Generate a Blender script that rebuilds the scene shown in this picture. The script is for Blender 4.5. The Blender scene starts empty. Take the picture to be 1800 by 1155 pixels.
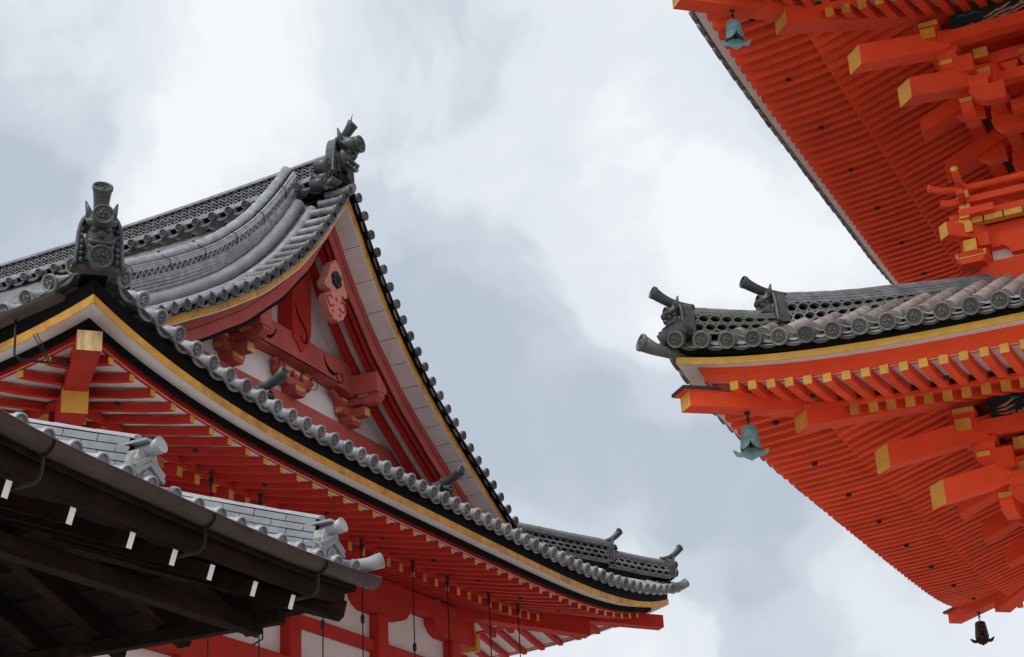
import bpy, math, random
from mathutils import Vector, Matrix
random.seed(7)
R = math.radians
V = Vector
PI = math.pi
scene = bpy.context.scene
COL = scene.collection

# ------------------------------------------------------------------ camera
# eye at the origin, X east, Y north, Z up (ground 1.6 m below the eye)
def cam_basis(az, p, r):
    a, p, r = R(az), R(p), R(r)
    h = V((-math.sin(a), math.cos(a), 0)); r0 = V((math.cos(a), math.sin(a), 0)); z = V((0, 0, 1))
    F = h*math.cos(p)+z*math.sin(p); U = -h*math.sin(p)+z*math.cos(p)
    return r0*math.cos(r)+U*math.sin(r), -r0*math.sin(r)+U*math.cos(r), F
cR, cU, cF = cam_basis(25.196, 22.5516, -2.9088)
cd = bpy.data.cameras.new('camera'); cam = bpy.data.objects.new('camera', cd); COL.objects.link(cam)
cam.matrix_world = Matrix((cR, cU, -cF)).transposed().to_4x4()
cd.sensor_width = 36; cd.lens = 3065.4/1800*36; cd.clip_start = 0.1; cd.clip_end = 2000
scene.camera = cam
scene.render.resolution_x = 1024; scene.render.resolution_y = 657
scene.view_settings.view_transform = 'Standard'; scene.view_settings.look = 'None'
scene.view_settings.exposure = 0.3; scene.view_settings.gamma = 1
def pixdir(x, y):
    return (cF + cR*((x-900)/3065.4) + cU*((577.5-y)/3065.4)).normalized()

# ------------------------------------------------------------------ world: cloudy daylight
SUN_EL, SUN_AZ = 62.0, 195.0           # azimuth from north, clockwise
world = bpy.data.worlds.new('World'); scene.world = world; world.use_nodes = True
wt = world.node_tree; wt.nodes.clear()
def wn(t, **k):
    n = wt.nodes.new(t)
    for a, b in k.items(): setattr(n, a, b)
    return n
L = wt.links.new
out = wn('ShaderNodeOutputWorld'); bg = wn('ShaderNodeBackground'); bg.inputs[1].default_value = 0.1
L(bg.outputs[0], out.inputs[0])
sky = wn('ShaderNodeTexSky'); sky.sky_type = 'NISHITA'; sky.sun_disc = False
sky.sun_elevation = R(SUN_EL); sky.sun_rotation = R(SUN_AZ); sky.air_density = 1.2; sky.dust_density = 2.0
tc = wn('ShaderNodeTexCoord')
nz = wn('ShaderNodeTexNoise'); nz.inputs['Scale'].default_value = 5.0; nz.inputs['Detail'].default_value = 6; nz.inputs['Roughness'].default_value = 0.55
L(tc.outputs['Generated'], nz.inputs['Vector'])
wv = wn('ShaderNodeVectorMath', operation='SUBTRACT'); L(nz.outputs['Color'], wv.inputs[0]); wv.inputs[1].default_value = (.5, .5, .5)
ws = wn('ShaderNodeVectorMath', operation='SCALE'); L(wv.outputs[0], ws.inputs[0]); ws.inputs['Scale'].default_value = 0.16
wa = wn('ShaderNodeVectorMath', operation='ADD'); L(tc.outputs['Generated'], wa.inputs[0]); L(ws.outputs[0], wa.inputs[1])
nrm = wn('ShaderNodeVectorMath', operation='NORMALIZE'); L(wa.outputs[0], nrm.inputs[0])
# banks of cloud: direction (given by where they stand in the sky), angular radius, thickness
BANKS = [((330, 90), 9, .30), ((560, 130), 7, .22), ((250, 280), 6, .22), ((60, 120), 4.5, -.42), ((20, 360), 5.0, -.50), ((90, 270), 3.5, -.15),
         ((800, 60), 5, -.34), ((960, 190), 4, -.12), ((900, 400), 4, .22), ((730, 450), 4, .12), ((1190, 330), 3.6, .22), ((1010, 300), 3, -.14),
         ((820, 560), 4, -.30), ((950, 760), 5, -.34), ((1090, 590), 2.6, .42), ((1350, 450), 3.6, .34), ((1060, 450), 3, -.25), ((1290, 230), 3, -.22),
         ((1130, 800), 4, -.30), ((1280, 920), 4.2, -.50), ((1290, 1060), 2.6, .36), ((1480, 1010), 2.8, .12), ((1400, 1130), 3, -.30), ((1200, 60), 4, -.18), ((1080, 720), 2.4, .12), ((430, 230), 5, .14)]
acc = None
for (px, rad, wgt) in BANKS:
    d = pixdir(*px)
    dp = wn('ShaderNodeVectorMath', operation='DOT_PRODUCT'); L(nrm.outputs[0], dp.inputs[0]); dp.inputs[1].default_value = d
    mr = wn('ShaderNodeMapRange'); mr.interpolation_type = 'SMOOTHERSTEP'
    mr.inputs['From Min'].default_value = math.cos(R(rad)); mr.inputs['From Max'].default_value = 1.0
    mr.inputs['To Min'].default_value = 0; mr.inputs['To Max'].default_value = wgt*(.40 if wgt > 0 else .66)
    L(dp.outputs['Value'], mr.inputs['Value'])
    if acc is None: acc = mr.outputs[0]
    else:
        ad = wn('ShaderNodeMath', operation='ADD'); L(acc, ad.inputs[0]); L(mr.outputs[0], ad.inputs[1]); acc = ad.outputs[0]
n2 = wn('ShaderNodeTexNoise'); n2.inputs['Scale'].default_value = 4.2; n2.inputs['Detail'].default_value = 9; n2.inputs['Roughness'].default_value = 0.56; n2.inputs['Distortion'].default_value = 0.35
L(wa.outputs[0], n2.inputs['Vector'])
m2 = wn('ShaderNodeMath', operation='MULTIPLY_ADD'); L(n2.outputs['Fac'], m2.inputs[0]); m2.inputs[1].default_value = 2.1; m2.inputs[2].default_value = -0.50
a2 = wn('ShaderNodeMath', operation='ADD'); L(acc, a2.inputs[0]); L(m2.outputs[0], a2.inputs[1]); a2.use_clamp = True
cr = wn('ShaderNodeValToRGB')
cr.color_ramp.interpolation = 'EASE'
for i, (p, c) in enumerate([(0.05, (.40, .45, .52)), (.35, (.49, .54, .60)), (.62, (.64, .672, .715)), (.95, (.765, .78, .80))]):
    e = cr.color_ramp.elements[i] if i < 2 else cr.color_ramp.elements.new(p)
    e.position = p; e.color = (*c, 1)
L(a2.outputs[0], cr.inputs[0])
cs = wn('ShaderNodeVectorMath', operation='SCALE'); L(cr.outputs[0], cs.inputs[0]); cs.inputs['Scale'].default_value = 10.2
mx = wn('ShaderNodeMixRGB'); mx.inputs[0].default_value = 0.96
L(sky.outputs[0], mx.inputs[1]); L(cs.outputs[0], mx.inputs[2]); L(mx.outputs[0], bg.inputs[0])

# ------------------------------------------------------------------ sun (veiled by cloud)
sd = bpy.data.lights.new('sun', 'SUN'); sd.energy = 1.75; sd.angle = R(22); sd.color = (1, .96, .9)
so = bpy.data.objects.new('sun', sd); COL.objects.link(so)
sv = V((math.sin(R(SUN_AZ))*math.cos(R(SUN_EL)), math.cos(R(SUN_AZ))*math.cos(R(SUN_EL)), math.sin(R(SUN_EL))))
so.rotation_euler = sv.to_track_quat('Z', 'Y').to_euler()

# ------------------------------------------------------------------ materials
def mat(name, col, rough=.6, var=.25, scale=6, bump=.15, bscale=40, tint=None, tintamt=.4, tscale=2.5, rand=0, metal=0, grain=None, spec=.5):
    m = bpy.data.materials.new(name); m.use_nodes = True; nt = m.node_tree
    b = nt.nodes['Principled BSDF']; lk = nt.links.new
    b.inputs['Roughness'].default_value = rough; b.inputs['Metallic'].default_value = metal
    b.inputs['Specular IOR Level'].default_value = spec
    tcn = nt.nodes.new('ShaderNodeTexCoord'); src = tcn.outputs['Object']
    oi = nt.nodes.new('ShaderNodeObjectInfo')
    add = nt.nodes.new('ShaderNodeVectorMath'); add.operation = 'ADD'; lk(src, add.inputs[0])
    sc = nt.nodes.new('ShaderNodeVectorMath'); sc.operation = 'SCALE'; sc.inputs['Scale'].default_value = 37.0
    cmb = nt.nodes.new('ShaderNodeCombineXYZ')
    for i in range(3): lk(oi.outputs['Random'], cmb.inputs[i])
    lk(cmb.outputs[0], sc.inputs[0]); lk(sc.outputs[0], add.inputs[1]); src = add.outputs[0]
    if grain:
        mp = nt.nodes.new('ShaderNodeMapping'); mp.inputs['Scale'].default_value = grain; lk(src, mp.inputs['Vector']); gs = mp.outputs[0]
    else: gs = src
    n1 = nt.nodes.new('ShaderNodeTexNoise'); n1.inputs['Scale'].default_value = scale; n1.inputs['Detail'].default_value = 5; n1.inputs['Roughness'].default_value = .6
    lk(gs, n1.inputs['Vector'])
    mr = nt.nodes.new('ShaderNodeMapRange'); mr.inputs['From Min'].default_value = .3; mr.inputs['From Max'].default_value = .7
    mr.inputs['To Min'].default_value = 1-var; mr.inputs['To Max'].default_value = 1+var; lk(n1.outputs['Fac'], mr.inputs['Value'])
    val = mr.outputs[0]
    if rand:
        r2 = nt.nodes.new('ShaderNodeMapRange'); r2.inputs['To Min'].default_value = 1-rand; r2.inputs['To Max'].default_value = 1+rand
        lk(oi.outputs['Random'], r2.inputs['Value'])
        mu = nt.nodes.new('ShaderNodeMath'); mu.operation = 'MULTIPLY'; lk(val, mu.inputs[0]); lk(r2.outputs[0], mu.inputs[1]); val = mu.outputs[0]
    base = nt.nodes.new('ShaderNodeRGB'); base.outputs[0].default_value = (*col, 1); c = base.outputs[0]
    if tint:
        n3 = nt.nodes.new('ShaderNodeTexNoise'); n3.inputs['Scale'].default_value = tscale; n3.inputs['Detail'].default_value = 6; n3.inputs['Roughness'].default_value = .65; lk(src, n3.inputs['Vector'])
        m3 = nt.nodes.new('ShaderNodeMapRange'); m3.inputs['From Min'].default_value = .48; m3.inputs['From Max'].default_value = .68; m3.inputs['To Max'].default_value = tintamt; lk(n3.outputs['Fac'], m3.inputs['Value'])
        mi = nt.nodes.new('ShaderNodeMixRGB'); lk(m3.outputs[0], mi.inputs[0]); lk(c, mi.inputs[1]); mi.inputs[2].default_value = (*tint, 1); c = mi.outputs[0]
    vs = nt.nodes.new('ShaderNodeVectorMath'); vs.operation = 'SCALE'; lk(c, vs.inputs[0]); lk(val, vs.inputs['Scale'])
    lk(vs.outputs[0], b.inputs['Base Color'])
    if bump:
        nb = nt.nodes.new('ShaderNodeTexNoise'); nb.inputs['Scale'].default_value = bscale; nb.inputs['Detail'].default_value = 4; lk(gs, nb.inputs['Vector'])
        bp = nt.nodes.new('ShaderNodeBump'); bp.inputs['Strength'].default_value = bump; bp.inputs['Distance'].default_value = .01
        lk(nb.outputs['Fac'], bp.inputs['Height']); lk(bp.outputs[0], b.inputs['Normal'])
    return m
M = dict(
 tile=mat('old_grey_tile', (.235, .24, .26), .34, .38, 9, .3, 60, tint=(.12, .115, .095), tintamt=.6, rand=.30),
 tile_light=mat('pale_smooth_tile_and_highlight', (.275, .28, .295), .36, .3, 7, .2, 40, tint=(.15, .15, .145), tintamt=.7, tscale=3.5, rand=.2),
 tile_mask=mat('dark_carved_tile', (.038, .041, .043), .4, .4, 12, .5, 60, tint=(.12, .12, .11), tintamt=.6, rand=.15),
 tile_face=mat('tile_relief_painted_shade', (.115, .105, .10), .6, .3, 30, .4, 90, rand=.2),  # darker disc recess, the shade on tile faces put into the colour
 tile_dark=mat('dark_tile_and_painted_shade', (.115, .12, .125), .48, .35, 8, .4, 50, tint=(.14, .14, .13), tintamt=.5, rand=.35),
 tile_brown=mat('weathered_brown_tile', (.275, .25, .238), .45, .35, 7, .3, 60, tint=(.11, .085, .08), tintamt=.85, tscale=4, rand=.2),
 tile_moss=mat('mossy_tile', (.155, .16, .15), .55, .35, 8, .4, 50, tint=(.13, .14, .05), tintamt=.7, tscale=4, rand=.25),
 tile_new=mat('silver_grey_tile', (.31, .325, .345), .38, .2, 5, .15, 40, rand=.08),
 mortar=mat('lichened_mortar', (.36, .37, .36), .8, .4, 25, .5, 60, tint=(.10, .10, .10), tintamt=.9, tscale=14),
 orange=mat('vermilion_paint', (.86, .092, .032), .7, .09, 3, .08, 30, tint=(.72, .055, .024), tintamt=.6, tscale=1.6, rand=.10, spec=.12, grain=None),
 red=mat('old_red_paint', (.50, .030, .020), .7, .14, 4, .12, 40, tint=(.38, .04, .03), tintamt=.6, rand=.08, spec=.15),
 pinkred=mat('faded_red_paint', (.46, .095, .078), .75, .18, 4, .15, 40, tint=(.34, .05, .04), tintamt=.7, tscale=2, rand=.06, spec=.2),
 pink=mat('sun_bleached_red_paint', (.56, .19, .145), .7, .14, 8, .2, 30, grain=(1, 1, .15)),
 ochre=mat('ochre_paint', (.80, .43, .07), .7, .14, 10, .15, 50, rand=.06),
 ochre_old=mat('worn_ochre_paint', (.68, .33, .045), .7, .22, 5, .2, 40, tint=(.28, .12, .03), tintamt=.7, tscale=4),
 rawwood=mat('cracked_ochre_end_grain', (.62, .42, .2), .8, .4, 16, .6, 30, grain=(1, 1, .3)),
 plaster=mat('white_plaster', (.80, .76, .755), .85, .06, 3, .08, 40, tint=(.62, .58, .56), tintamt=.5, tscale=1.5),
 limewash=mat('limewashed_board', (.76, .70, .68), .85, .08, 5, .08, 40, tint=(.64, .58, .55), tintamt=.5, tscale=3),
 black=mat('black_lacquer_and_gap_shade', (.006, .0055, .006), .8, .2, 6, .1, 30, spec=.08),
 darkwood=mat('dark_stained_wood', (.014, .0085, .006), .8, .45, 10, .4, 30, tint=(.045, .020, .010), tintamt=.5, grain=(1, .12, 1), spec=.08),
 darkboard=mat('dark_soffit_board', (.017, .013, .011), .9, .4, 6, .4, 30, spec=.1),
 gutter=mat('brown_copper_gutter', (.050, .036, .030), .42, .25, 4, .08, 20, tint=(.11, .08, .07), tintamt=.3, metal=.4),
 iron=mat('black_iron', (.018, .018, .02), .5, .3, 10, .1, 30, metal=.5),
 verdigris=mat('verdigris_bronze', (.165, .29, .30), .6, .22, 14, .2, 60, tint=(.10, .17, .18), tintamt=.6, tscale=10, rand=.1),
 bronze=mat('dark_bronze', (.055, .045, .045), .45, .3, 14, .2, 60, metal=.5),
 whitepaint=mat('white_paint', (.85, .85, .86), .6, .04, 8, .05, 30),
 copper=mat('dark_copper_cap', (.03, .035, .04), .5, .3, 8, .1, 30, metal=.4),
 ground=mat('pale_gravel', (.42, .39, .365), .95, .15, 1.5, .3, 20),
 panel=mat('painted_panel_ground', (.010, .025, .030), .7, .2, 10, .05, 30),
 panelpink=mat('painted_cloud_pink', (.62, .36, .27), .65, .3, 18, .05, 30),
 panelgreen=mat('painted_green', (.02, .14, .10), .6, .2, 12, .05, 30),
 foliage=mat('hedge_leaf', (.05, .09, .03), .7, .4, 3, .2, 20),
)

# ------------------------------------------------------------------ mesh builder
class MB:
    def __init__(s): s.v = []; s.f = []; s.m = []; s.sm = []; s.mats = []; s.M = Matrix.Identity(4)
    def mi(s, mt):
        if mt not in s.mats: s.mats.append(mt)
        return s.mats.index(mt)
    def av(s, p): s.v.append(s.M @ V(p)); return len(s.v)-1
    def af(s, idx, mt, sm=False): s.f.append(tuple(idx)); s.m.append(s.mi(mt)); s.sm.append(sm)
    def hexa(s, p, mt, end=None, endm=None):   # p: 8 pts, 0-3 one end loop, 4-7 the other
        i = [s.av(q) for q in p]
        s.af((i[3], i[2], i[1], i[0]), endm if endm and end in ('a', 'ab') else mt)
        s.af((i[4], i[5], i[6], i[7]), endm if endm and end in ('b', 'ab') else mt)
        for k in range(4): s.af((i[k], i[(k+1) % 4], i[4+(k+1) % 4], i[4+k]), mt)
    def bar(s, a, b, w, h, mt, up=(0, 0, 1), endm=None, end='b', w2=None, h2=None, vert=False):
        a, b, up = V(a), V(b), V(up); t = (b-a).normalized(); sd = t.cross(up).normalized(); u = up.normalized() if vert else sd.cross(t)
        w2 = w if w2 is None else w2; h2 = h if h2 is None else h2
        P = []
        for c, ww, hh in ((a, w, h), (b, w2, h2)):
            P += [c-sd*ww/2-u*hh/2, c+sd*ww/2-u*hh/2, c+sd*ww/2+u*hh/2, c-sd*ww/2+u*hh/2]
        s.hexa(P, mt, end, endm)
    def box(s, c, d, mt):
        c = V(c); x, y, z = d[0]/2, d[1]/2, d[2]/2
        s.hexa([c+V(q) for q in ((-x, -y, -z), (-x, y, -z), (-x, y, z), (-x, -y, z), (x, -y, -z), (x, y, -z), (x, y, z), (x, -y, z))], mt)
    def sweep(s, path, prof, mt, up=(0, 0, 1), closed=True, caps=True, sm=False, scale=None, pmats=None, ups=None):
        path = [V(p) for p in path]; n = len(path); rings = []
        for i, p in enumerate(path):
            t = (path[min(i+1, n-1)]-path[max(i-1, 0)]).normalized(); u0 = V(ups[i]) if ups else V(up)
            sd = t.cross(u0).normalized(); u = sd.cross(t); k = scale[i] if scale else 1
            rings.append([s.av(p+sd*a*k+u*b*k) for a, b in prof])
        m = len(prof)
        for i in range(n-1):
            for j in range(m if closed else m-1):
                s.af((rings[i][j], rings[i][(j+1) % m], rings[i+1][(j+1) % m], rings[i+1][j]), pmats[j] if pmats else mt, sm)
        if caps and closed:
            s.af(rings[0][::-1], mt); s.af(rings[-1], mt)
    def tube(s, path, r, mt, seg=10, rs=None, caps=True, up=(0, 0, 1)):
        rs = rs or [r]*len(path)
        s.sweep(path, [(math.cos(2*PI*k/seg), math.sin(2*PI*k/seg)) for k in range(seg)], mt, up=up, sm=True, scale=rs, caps=caps)
    def ell(s, c, r, mt, nu=10, nv=7):
        c = V(c); rows = []
        for j in range(1, nv):
            ph = PI*j/nv
            rows.append([s.av(c+V((r[0]*math.sin(ph)*math.cos(2*PI*i/nu), r[1]*math.sin(ph)*math.sin(2*PI*i/nu), r[2]*math.cos(ph)))) for i in range(nu)])
        t = s.av(c+V((0, 0, r[2]))); b = s.av(c-V((0, 0, r[2])))
        for i in range(nu):
            s.af((t, rows[0][i], rows[0][(i+1) % nu]), mt, True); s.af((b, rows[-1][(i+1) % nu], rows[-1][i]), mt, True)
            for j in range(nv-2): s.af((rows[j][i], rows[j+1][i], rows[j+1][(i+1) % nu], rows[j][(i+1) % nu]), mt, True)
    def lathe(s, c, ax, prof, mt, seg=20, sm=True):     # prof: (axial, radius)
        c = V(c); ax = V(ax).normalized(); a = ax.orthogonal().normalized(); b = ax.cross(a)
        rings = [[s.av(c+ax*z+(a*math.cos(2*PI*k/seg)+b*math.sin(2*PI*k/seg))*max(r, 1e-4)) for k in range(seg)] for z, r in prof]
        for i in range(len(rings)-1):
            for k in range(seg): s.af((rings[i][k], rings[i][(k+1) % seg], rings[i+1][(k+1) % seg], rings[i+1][k]), mt, sm)
    def plate(s, pts, o, ex, ey, ez, th, mt, back=None):      # extruded outline in the plane (ex, ey), thickness along ez
        o, ex, ey, ez = V(o), V(ex), V(ey), V(ez)
        f = [s.av(o+ex*x+ey*y+ez*th/2) for x, y in pts]; b = [s.av(o+ex*x+ey*y-ez*th/2) for x, y in pts]
        n = len(pts); s.af(f, mt); s.af(b[::-1], back or mt)
        for i in range(n): s.af((f[i], b[i], b[(i+1) % n], f[(i+1) % n]), mt)
    def crest(s, c, n, up, r, mt, rim=.2, swirl=True, beads=10):   # round tile face with rim, three commas and beads
        c, n, up = V(c), V(n).normalized(), V(up); sd = n.cross(up).normalized(); up = sd.cross(n)
        pr = [(-.02, r), (.012, r*.99), (.016, r*.93), (.014, r*(1-rim)), (-.004, r*(1-rim-.05))]
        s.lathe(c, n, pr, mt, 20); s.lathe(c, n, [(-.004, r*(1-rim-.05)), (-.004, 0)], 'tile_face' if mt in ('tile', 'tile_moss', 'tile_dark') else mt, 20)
        if swirl:
            for q in range(3):
                a0 = q*2*PI/3; pth = []; rr = []
                for k in range(6):
                    a = a0+k*.42; rd = r*(.16+.075*k); pth.append(c+n*.002+(sd*math.cos(a)+up*math.sin(a))*rd); rr.append(r*(.15-.022*k))
                s.tube(pth, 0, mt, 5, rs=rr, up=n)
            for k in range(beads):
                a = 2*PI*k/beads; s.ell(c+(sd*math.cos(a)+up*math.sin(a))*r*.64, (r*.055,)*3, mt, 5, 4)
    def mesh(s, name):
        me = bpy.data.meshes.new(name); me.from_pydata([tuple(p) for p in s.v], [], s.f)
        for mt in s.mats: me.materials.append(M[mt])
        me.polygons.foreach_set('material_index', s.m); me.polygons.foreach_set('use_smooth', s.sm)
        me.update(); 
        import bmesh
        bm = bmesh.new(); bm.from_mesh(me); bmesh.ops.recalc_face_normals(bm, faces=bm.faces); bm.to_mesh(me); bm.free()
        return me
    def build(s, name, parent=None, kind=None, bevel=0):
        o = bpy.data.objects.new(name, s.mesh(name)); COL.objects.link(o)
        if parent: o.parent = parent
        if kind: o['kind'] = kind
        if bevel:
            b = o.modifiers.new('bevel', 'BEVEL'); b.width = bevel; b.segments = 1; b.limit_method = 'ANGLE'
        return o
def thing(name, label, cat, group=None):
    o = bpy.data.objects.new(name, None); COL.objects.link(o); o['label'] = label; o['category'] = cat
    if group: o['group'] = group
    return o
def inst(name, me, parent, mtx):
    o = bpy.data.objects.new(name, me); COL.objects.link(o); o.parent = parent
    o.matrix_local = jit(mtx) if name.endswith('_tile') else mtx; return o
def jit(m, a=1.3, d=.003):
    e_ = Matrix.Rotation(R(random.uniform(-a, a)), 4, 'X') @ Matrix.Rotation(R(random.uniform(-a, a)), 4, 'Z') @ Matrix.Rotation(R(random.uniform(-a, a)), 4, 'Y')
    return Matrix.Translation(V((random.uniform(-d, d), random.uniform(-d, d), random.uniform(-d, d)))) @ m @ e_
def frame(pos, x, z):        # matrix with local x along x, z near z
    x = V(x).normalized(); y = V(z).cross(x).normalized(); z = x.cross(y)
    m = Matrix((x, y, z)).transposed().to_4x4(); m.translation = V(pos); return m
def catmull(tab, x):
    n = len(tab)
    if x <= tab[0][0]: return tab[0][1]+(x-tab[0][0])*(tab[1][1]-tab[0][1])/(tab[1][0]-tab[0][0])
    if x >= tab[-1][0]: return tab[-1][1]+(x-tab[-1][0])*(tab[-1][1]-tab[-2][1])/(tab[-1][0]-tab[-2][0])
    for i in range(n-1):
        if tab[i][0] <= x <= tab[i+1][0]: break
    def sl(j):
        if j == 0: return (tab[1][1]-tab[0][1])/(tab[1][0]-tab[0][0])
        if j == n-1: return (tab[-1][1]-tab[-2][1])/(tab[-1][0]-tab[-2][0])
        return (tab[j+1][1]-tab[j-1][1])/(tab[j+1][0]-tab[j-1][0])
    h = tab[i+1][0]-tab[i][0]; t = (x-tab[i][0])/h
    return (2*t**3-3*t*t+1)*tab[i][1]+(t**3-2*t*t+t)*h*sl(i)+(-2*t**3+3*t*t)*tab[i+1][1]+(t**3-t*t)*h*sl(i+1)
def lerp(a, b, t): return a+(b-a)*t

# ------------------------------------------------------------------ shared tile meshes (local x = outward)
def eave_tile_mesh(name, mt, r=.085, pitch=.28, body=.34, lip=True, mtb=None, mtl=None):
    b = MB(); mtb = mtb or mt
    b.crest((0, 0, 0), (1, 0, 0), (0, 0, 1), r, mt)
    b.lathe((0, 0, 0), (1, 0, 0), [(-body, r*.80), (-.12, r*.76), (-.06, r*.78), (-.03, r*.86), (-.014, r*1.0)], mtb, 20)
    b.ell((-.16, 0, r*.86), (.012, .012, .012), mtb, 6, 4)
    if lip:
        # down-curved mouth of the trough tile beside it, two layers
        for (x0, x1, zo, h) in ((-.03, -.05, 0, .034), (-.055, -.09, .022, .015)):
            P = []
            R1 = pitch*.62; N = 8
            for k in range(N+1):
                a = R(-90-46+92*k/N); P.append((pitch/2+R1*math.cos(a), R1*math.sin(a)+R1*.72-.020+zo))
            for xx in (x0,):
                f = [b.av((x0, y, z)) for y, z in P]; g = [b.av((x0, y, z-h)) for y, z in P]; f2 = [b.av((x1-.25, y, z-.03)) for y, z in P]; g2 = [b.av((x1, y, z-h)) for y, z in P]
                for k in range(N):
                    b.af((f[k], f[k+1], g[k+1], g[k]), mtl or mt, True); b.af((f[k], f[k+1], f2[k+1], f2[k]), mtb, True); b.af((g[k], g[k+1], g2[k+1], g2[k]), mt, True)
    return b.mesh(name)
TM = dict(gate=eave_tile_mesh('eave_tile', 'tile', mtb='tile_light'), verge=eave_tile_mesh('verge_tile', 'tile_dark', .068, .26, .38, True, 'tile'),  # paler hall eave bodies: bright highlight put into the colour
          pag=eave_tile_mesh('eave_tile', 'tile_moss', .082, .244, .12, True, 'tile_moss', 'tile_dark'), pagd=eave_tile_mesh('eave_tile', 'tile_dark', .082, .244, .12, True, 'tile_dark', 'black'), small=eave_tile_mesh('eave_tile', 'tile_new', .062, .243, .3),  # darker pagoda lips and west tiles: underside shade put into the colour
          ridge=eave_tile_mesh('ridge_round_tile', 'tile_dark', .060, .275, .14))

def row_tube(mb, path, r, mt, pitch=.3, half=True, up=(0, 0, 1)):
    """cover-tile row: overlapping tiles show as small steps along the path"""
    pts = []; rs = []; tot = 0; prev = V(path[0]); acc_ = 0
    # resample
    segs = [(V(path[i]), V(path[i+1])) for i in range(len(path)-1)]
    for a, b in segs:
        ln = (b-a).length; n = max(1, int(round(ln/pitch)))
        for k in range(n):
            p0 = a.lerp(b, k/n); p1 = a.lerp(b, (k+.94)/n)
            pts += [p0, p1]; rs += [r, r*.93]
    pts.append(V(path[-1])); rs.append(r)
    mb.tube(pts, r, mt, 10, rs=rs, up=up)

def ridge(parent, name, path, layers, side=(0, 1, 0), mts=('tile', 'tile_dark'), straps=0, taper=None):
    """roof ridge built in layers from the bottom up along a path; taper = lattice height factor per path point"""
    mb = MB(); wv_ = MB(); path = [V(p) for p in path]; n = len(path); U = V((0, 0, 1)); z = [0.0]*n
    tp = taper or [1]*n
    cum = [0]
    for i in range(1, n): cum.append(cum[-1]+(path[i]-path[i-1]).length)
    def loc(s_):
        for i in range(1, n):
            if s_ <= cum[i] or i == n-1: return i-1, (s_-cum[i-1])/max(1e-6, cum[i]-cum[i-1])
    def pos(s_, zz=None):
        i, f = loc(s_); p = path[i].lerp(path[i+1], f)
        return p if zz is None else p+U*lerp(zz[i], zz[i+1], f)
    for ly in layers:
        k = ly[0]
        if k == 'n':      # flat noshi layer: height, half width
            _, h, w = ly; pp = [p+U*(zz+h/2) for p, zz in zip(path, z)]
            mb.sweep(pp, [(-w, -h/2+.005), (w, -h/2+.005), (w, h/2-.008), (w-.012, h/2-.003), (-w+.012, h/2-.003), (-w, h/2-.008)], mts[0])
            mb.sweep(pp, [(-w+.03, -h/2), (w-.03, -h/2), (w-.03, h/2), (-w+.03, h/2)], 'black')  # black core, shade in the gaps between courses put into the colour
            z = [q+h for q in z]
        elif k in ('w', 'x'):    # wave band / lattice of half-round tiles
            _, h, w, lam, rows = ly; hh = [h*q for q in tp]
            rings = []
            for p, zz, hq, i in zip(path, z, hh, range(n)):
                t = (path[min(i+1, n-1)]-path[max(i-1, 0)]).normalized(); sd = t.cross(U).normalized(); v = w-.055
                rings.append([mb.av(p+sd*a+U*(zz+b)) for a, b in ((-v, 0), (v, 0), (v, hq), (-v, hq))])
            for i in range(n-1):
                for j in range(4): mb.af((rings[i][j], rings[i][(j+1) % 4], rings[i+1][(j+1) % 4], rings[i+1][j]), 'black')  # black backing in place of shade behind the openwork
            step = lam/10
            for sd_ in (-1, 1):
                for q in range(rows):
                    for ph in ((1,) if k == 'w' else (1, -1)):
                        pp = []; s_ = 0
                        while s_ <= cum[-1]:
                            i, f = loc(s_); hq = lerp(hh[i], hh[i+1], f); z0 = lerp(z[i], z[i+1], f)
                            p = path[i].lerp(path[i+1], f); t = (path[i+1]-path[i]).normalized(); sd = t.cross(U).normalized()
                            if k == 'w': val = .52*math.sin(2*PI*s_/lam)
                            else:
                                u = ((s_/lam+.5*(q % 2)) % 1)*2-1; val = ph*.5*(max(0, 1-u*u)**.5)
                            pp.append(p+U*(z0+hq*(q+.5+val*(1 if k == 'w' else .92))/rows)+sd*sd_*(w-.02)); s_ += step
                        th = min(.009, h/rows*.16)
                        if len(pp) > 1: wv_.sweep(pp, [(-.035, -th), (.02, -th), (.02, th), (-.035, th)], mts[0] if (q+ph) % 2 else mts[1])
            z = [a+b for a, b in zip(z, hh)]
        elif k == 'c':    # round cap row
            _, r = ly
            row_tube(mb, [p+U*(zz+r*.35) for p, zz in zip(path, z)], r, mts[0]); z = [q+r*1.3 for q in z]
    if straps:
        s_ = straps*.6; r = layers[-1][1]+.006
        while s_ < cum[-1]:
            p = pos(s_, z)-U*r*1.3
            t = (pos(min(cum[-1], s_+.05))-pos(max(0, s_-.05))).normalized(); sd = t.cross(U).normalized()
            mb.tube([p+U*(-.16)-sd*.20, p+U*(-.02)-sd*.18, p+U*(r*.6)-sd*r, p+U*(r*1.35), p+U*(r*.6)+sd*r, p+U*(-.02)+sd*.18, p+U*(-.16)+sd*.20], .006, 'iron', 5, up=t)
            mb.ell(p+U*(r*1.45), (.02, .02, .02), 'iron', 6, 4)
            s_ += straps
    o = mb.build(name, parent)
    if wv_.v: wv_.build('wave_band', o)
    return o

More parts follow.
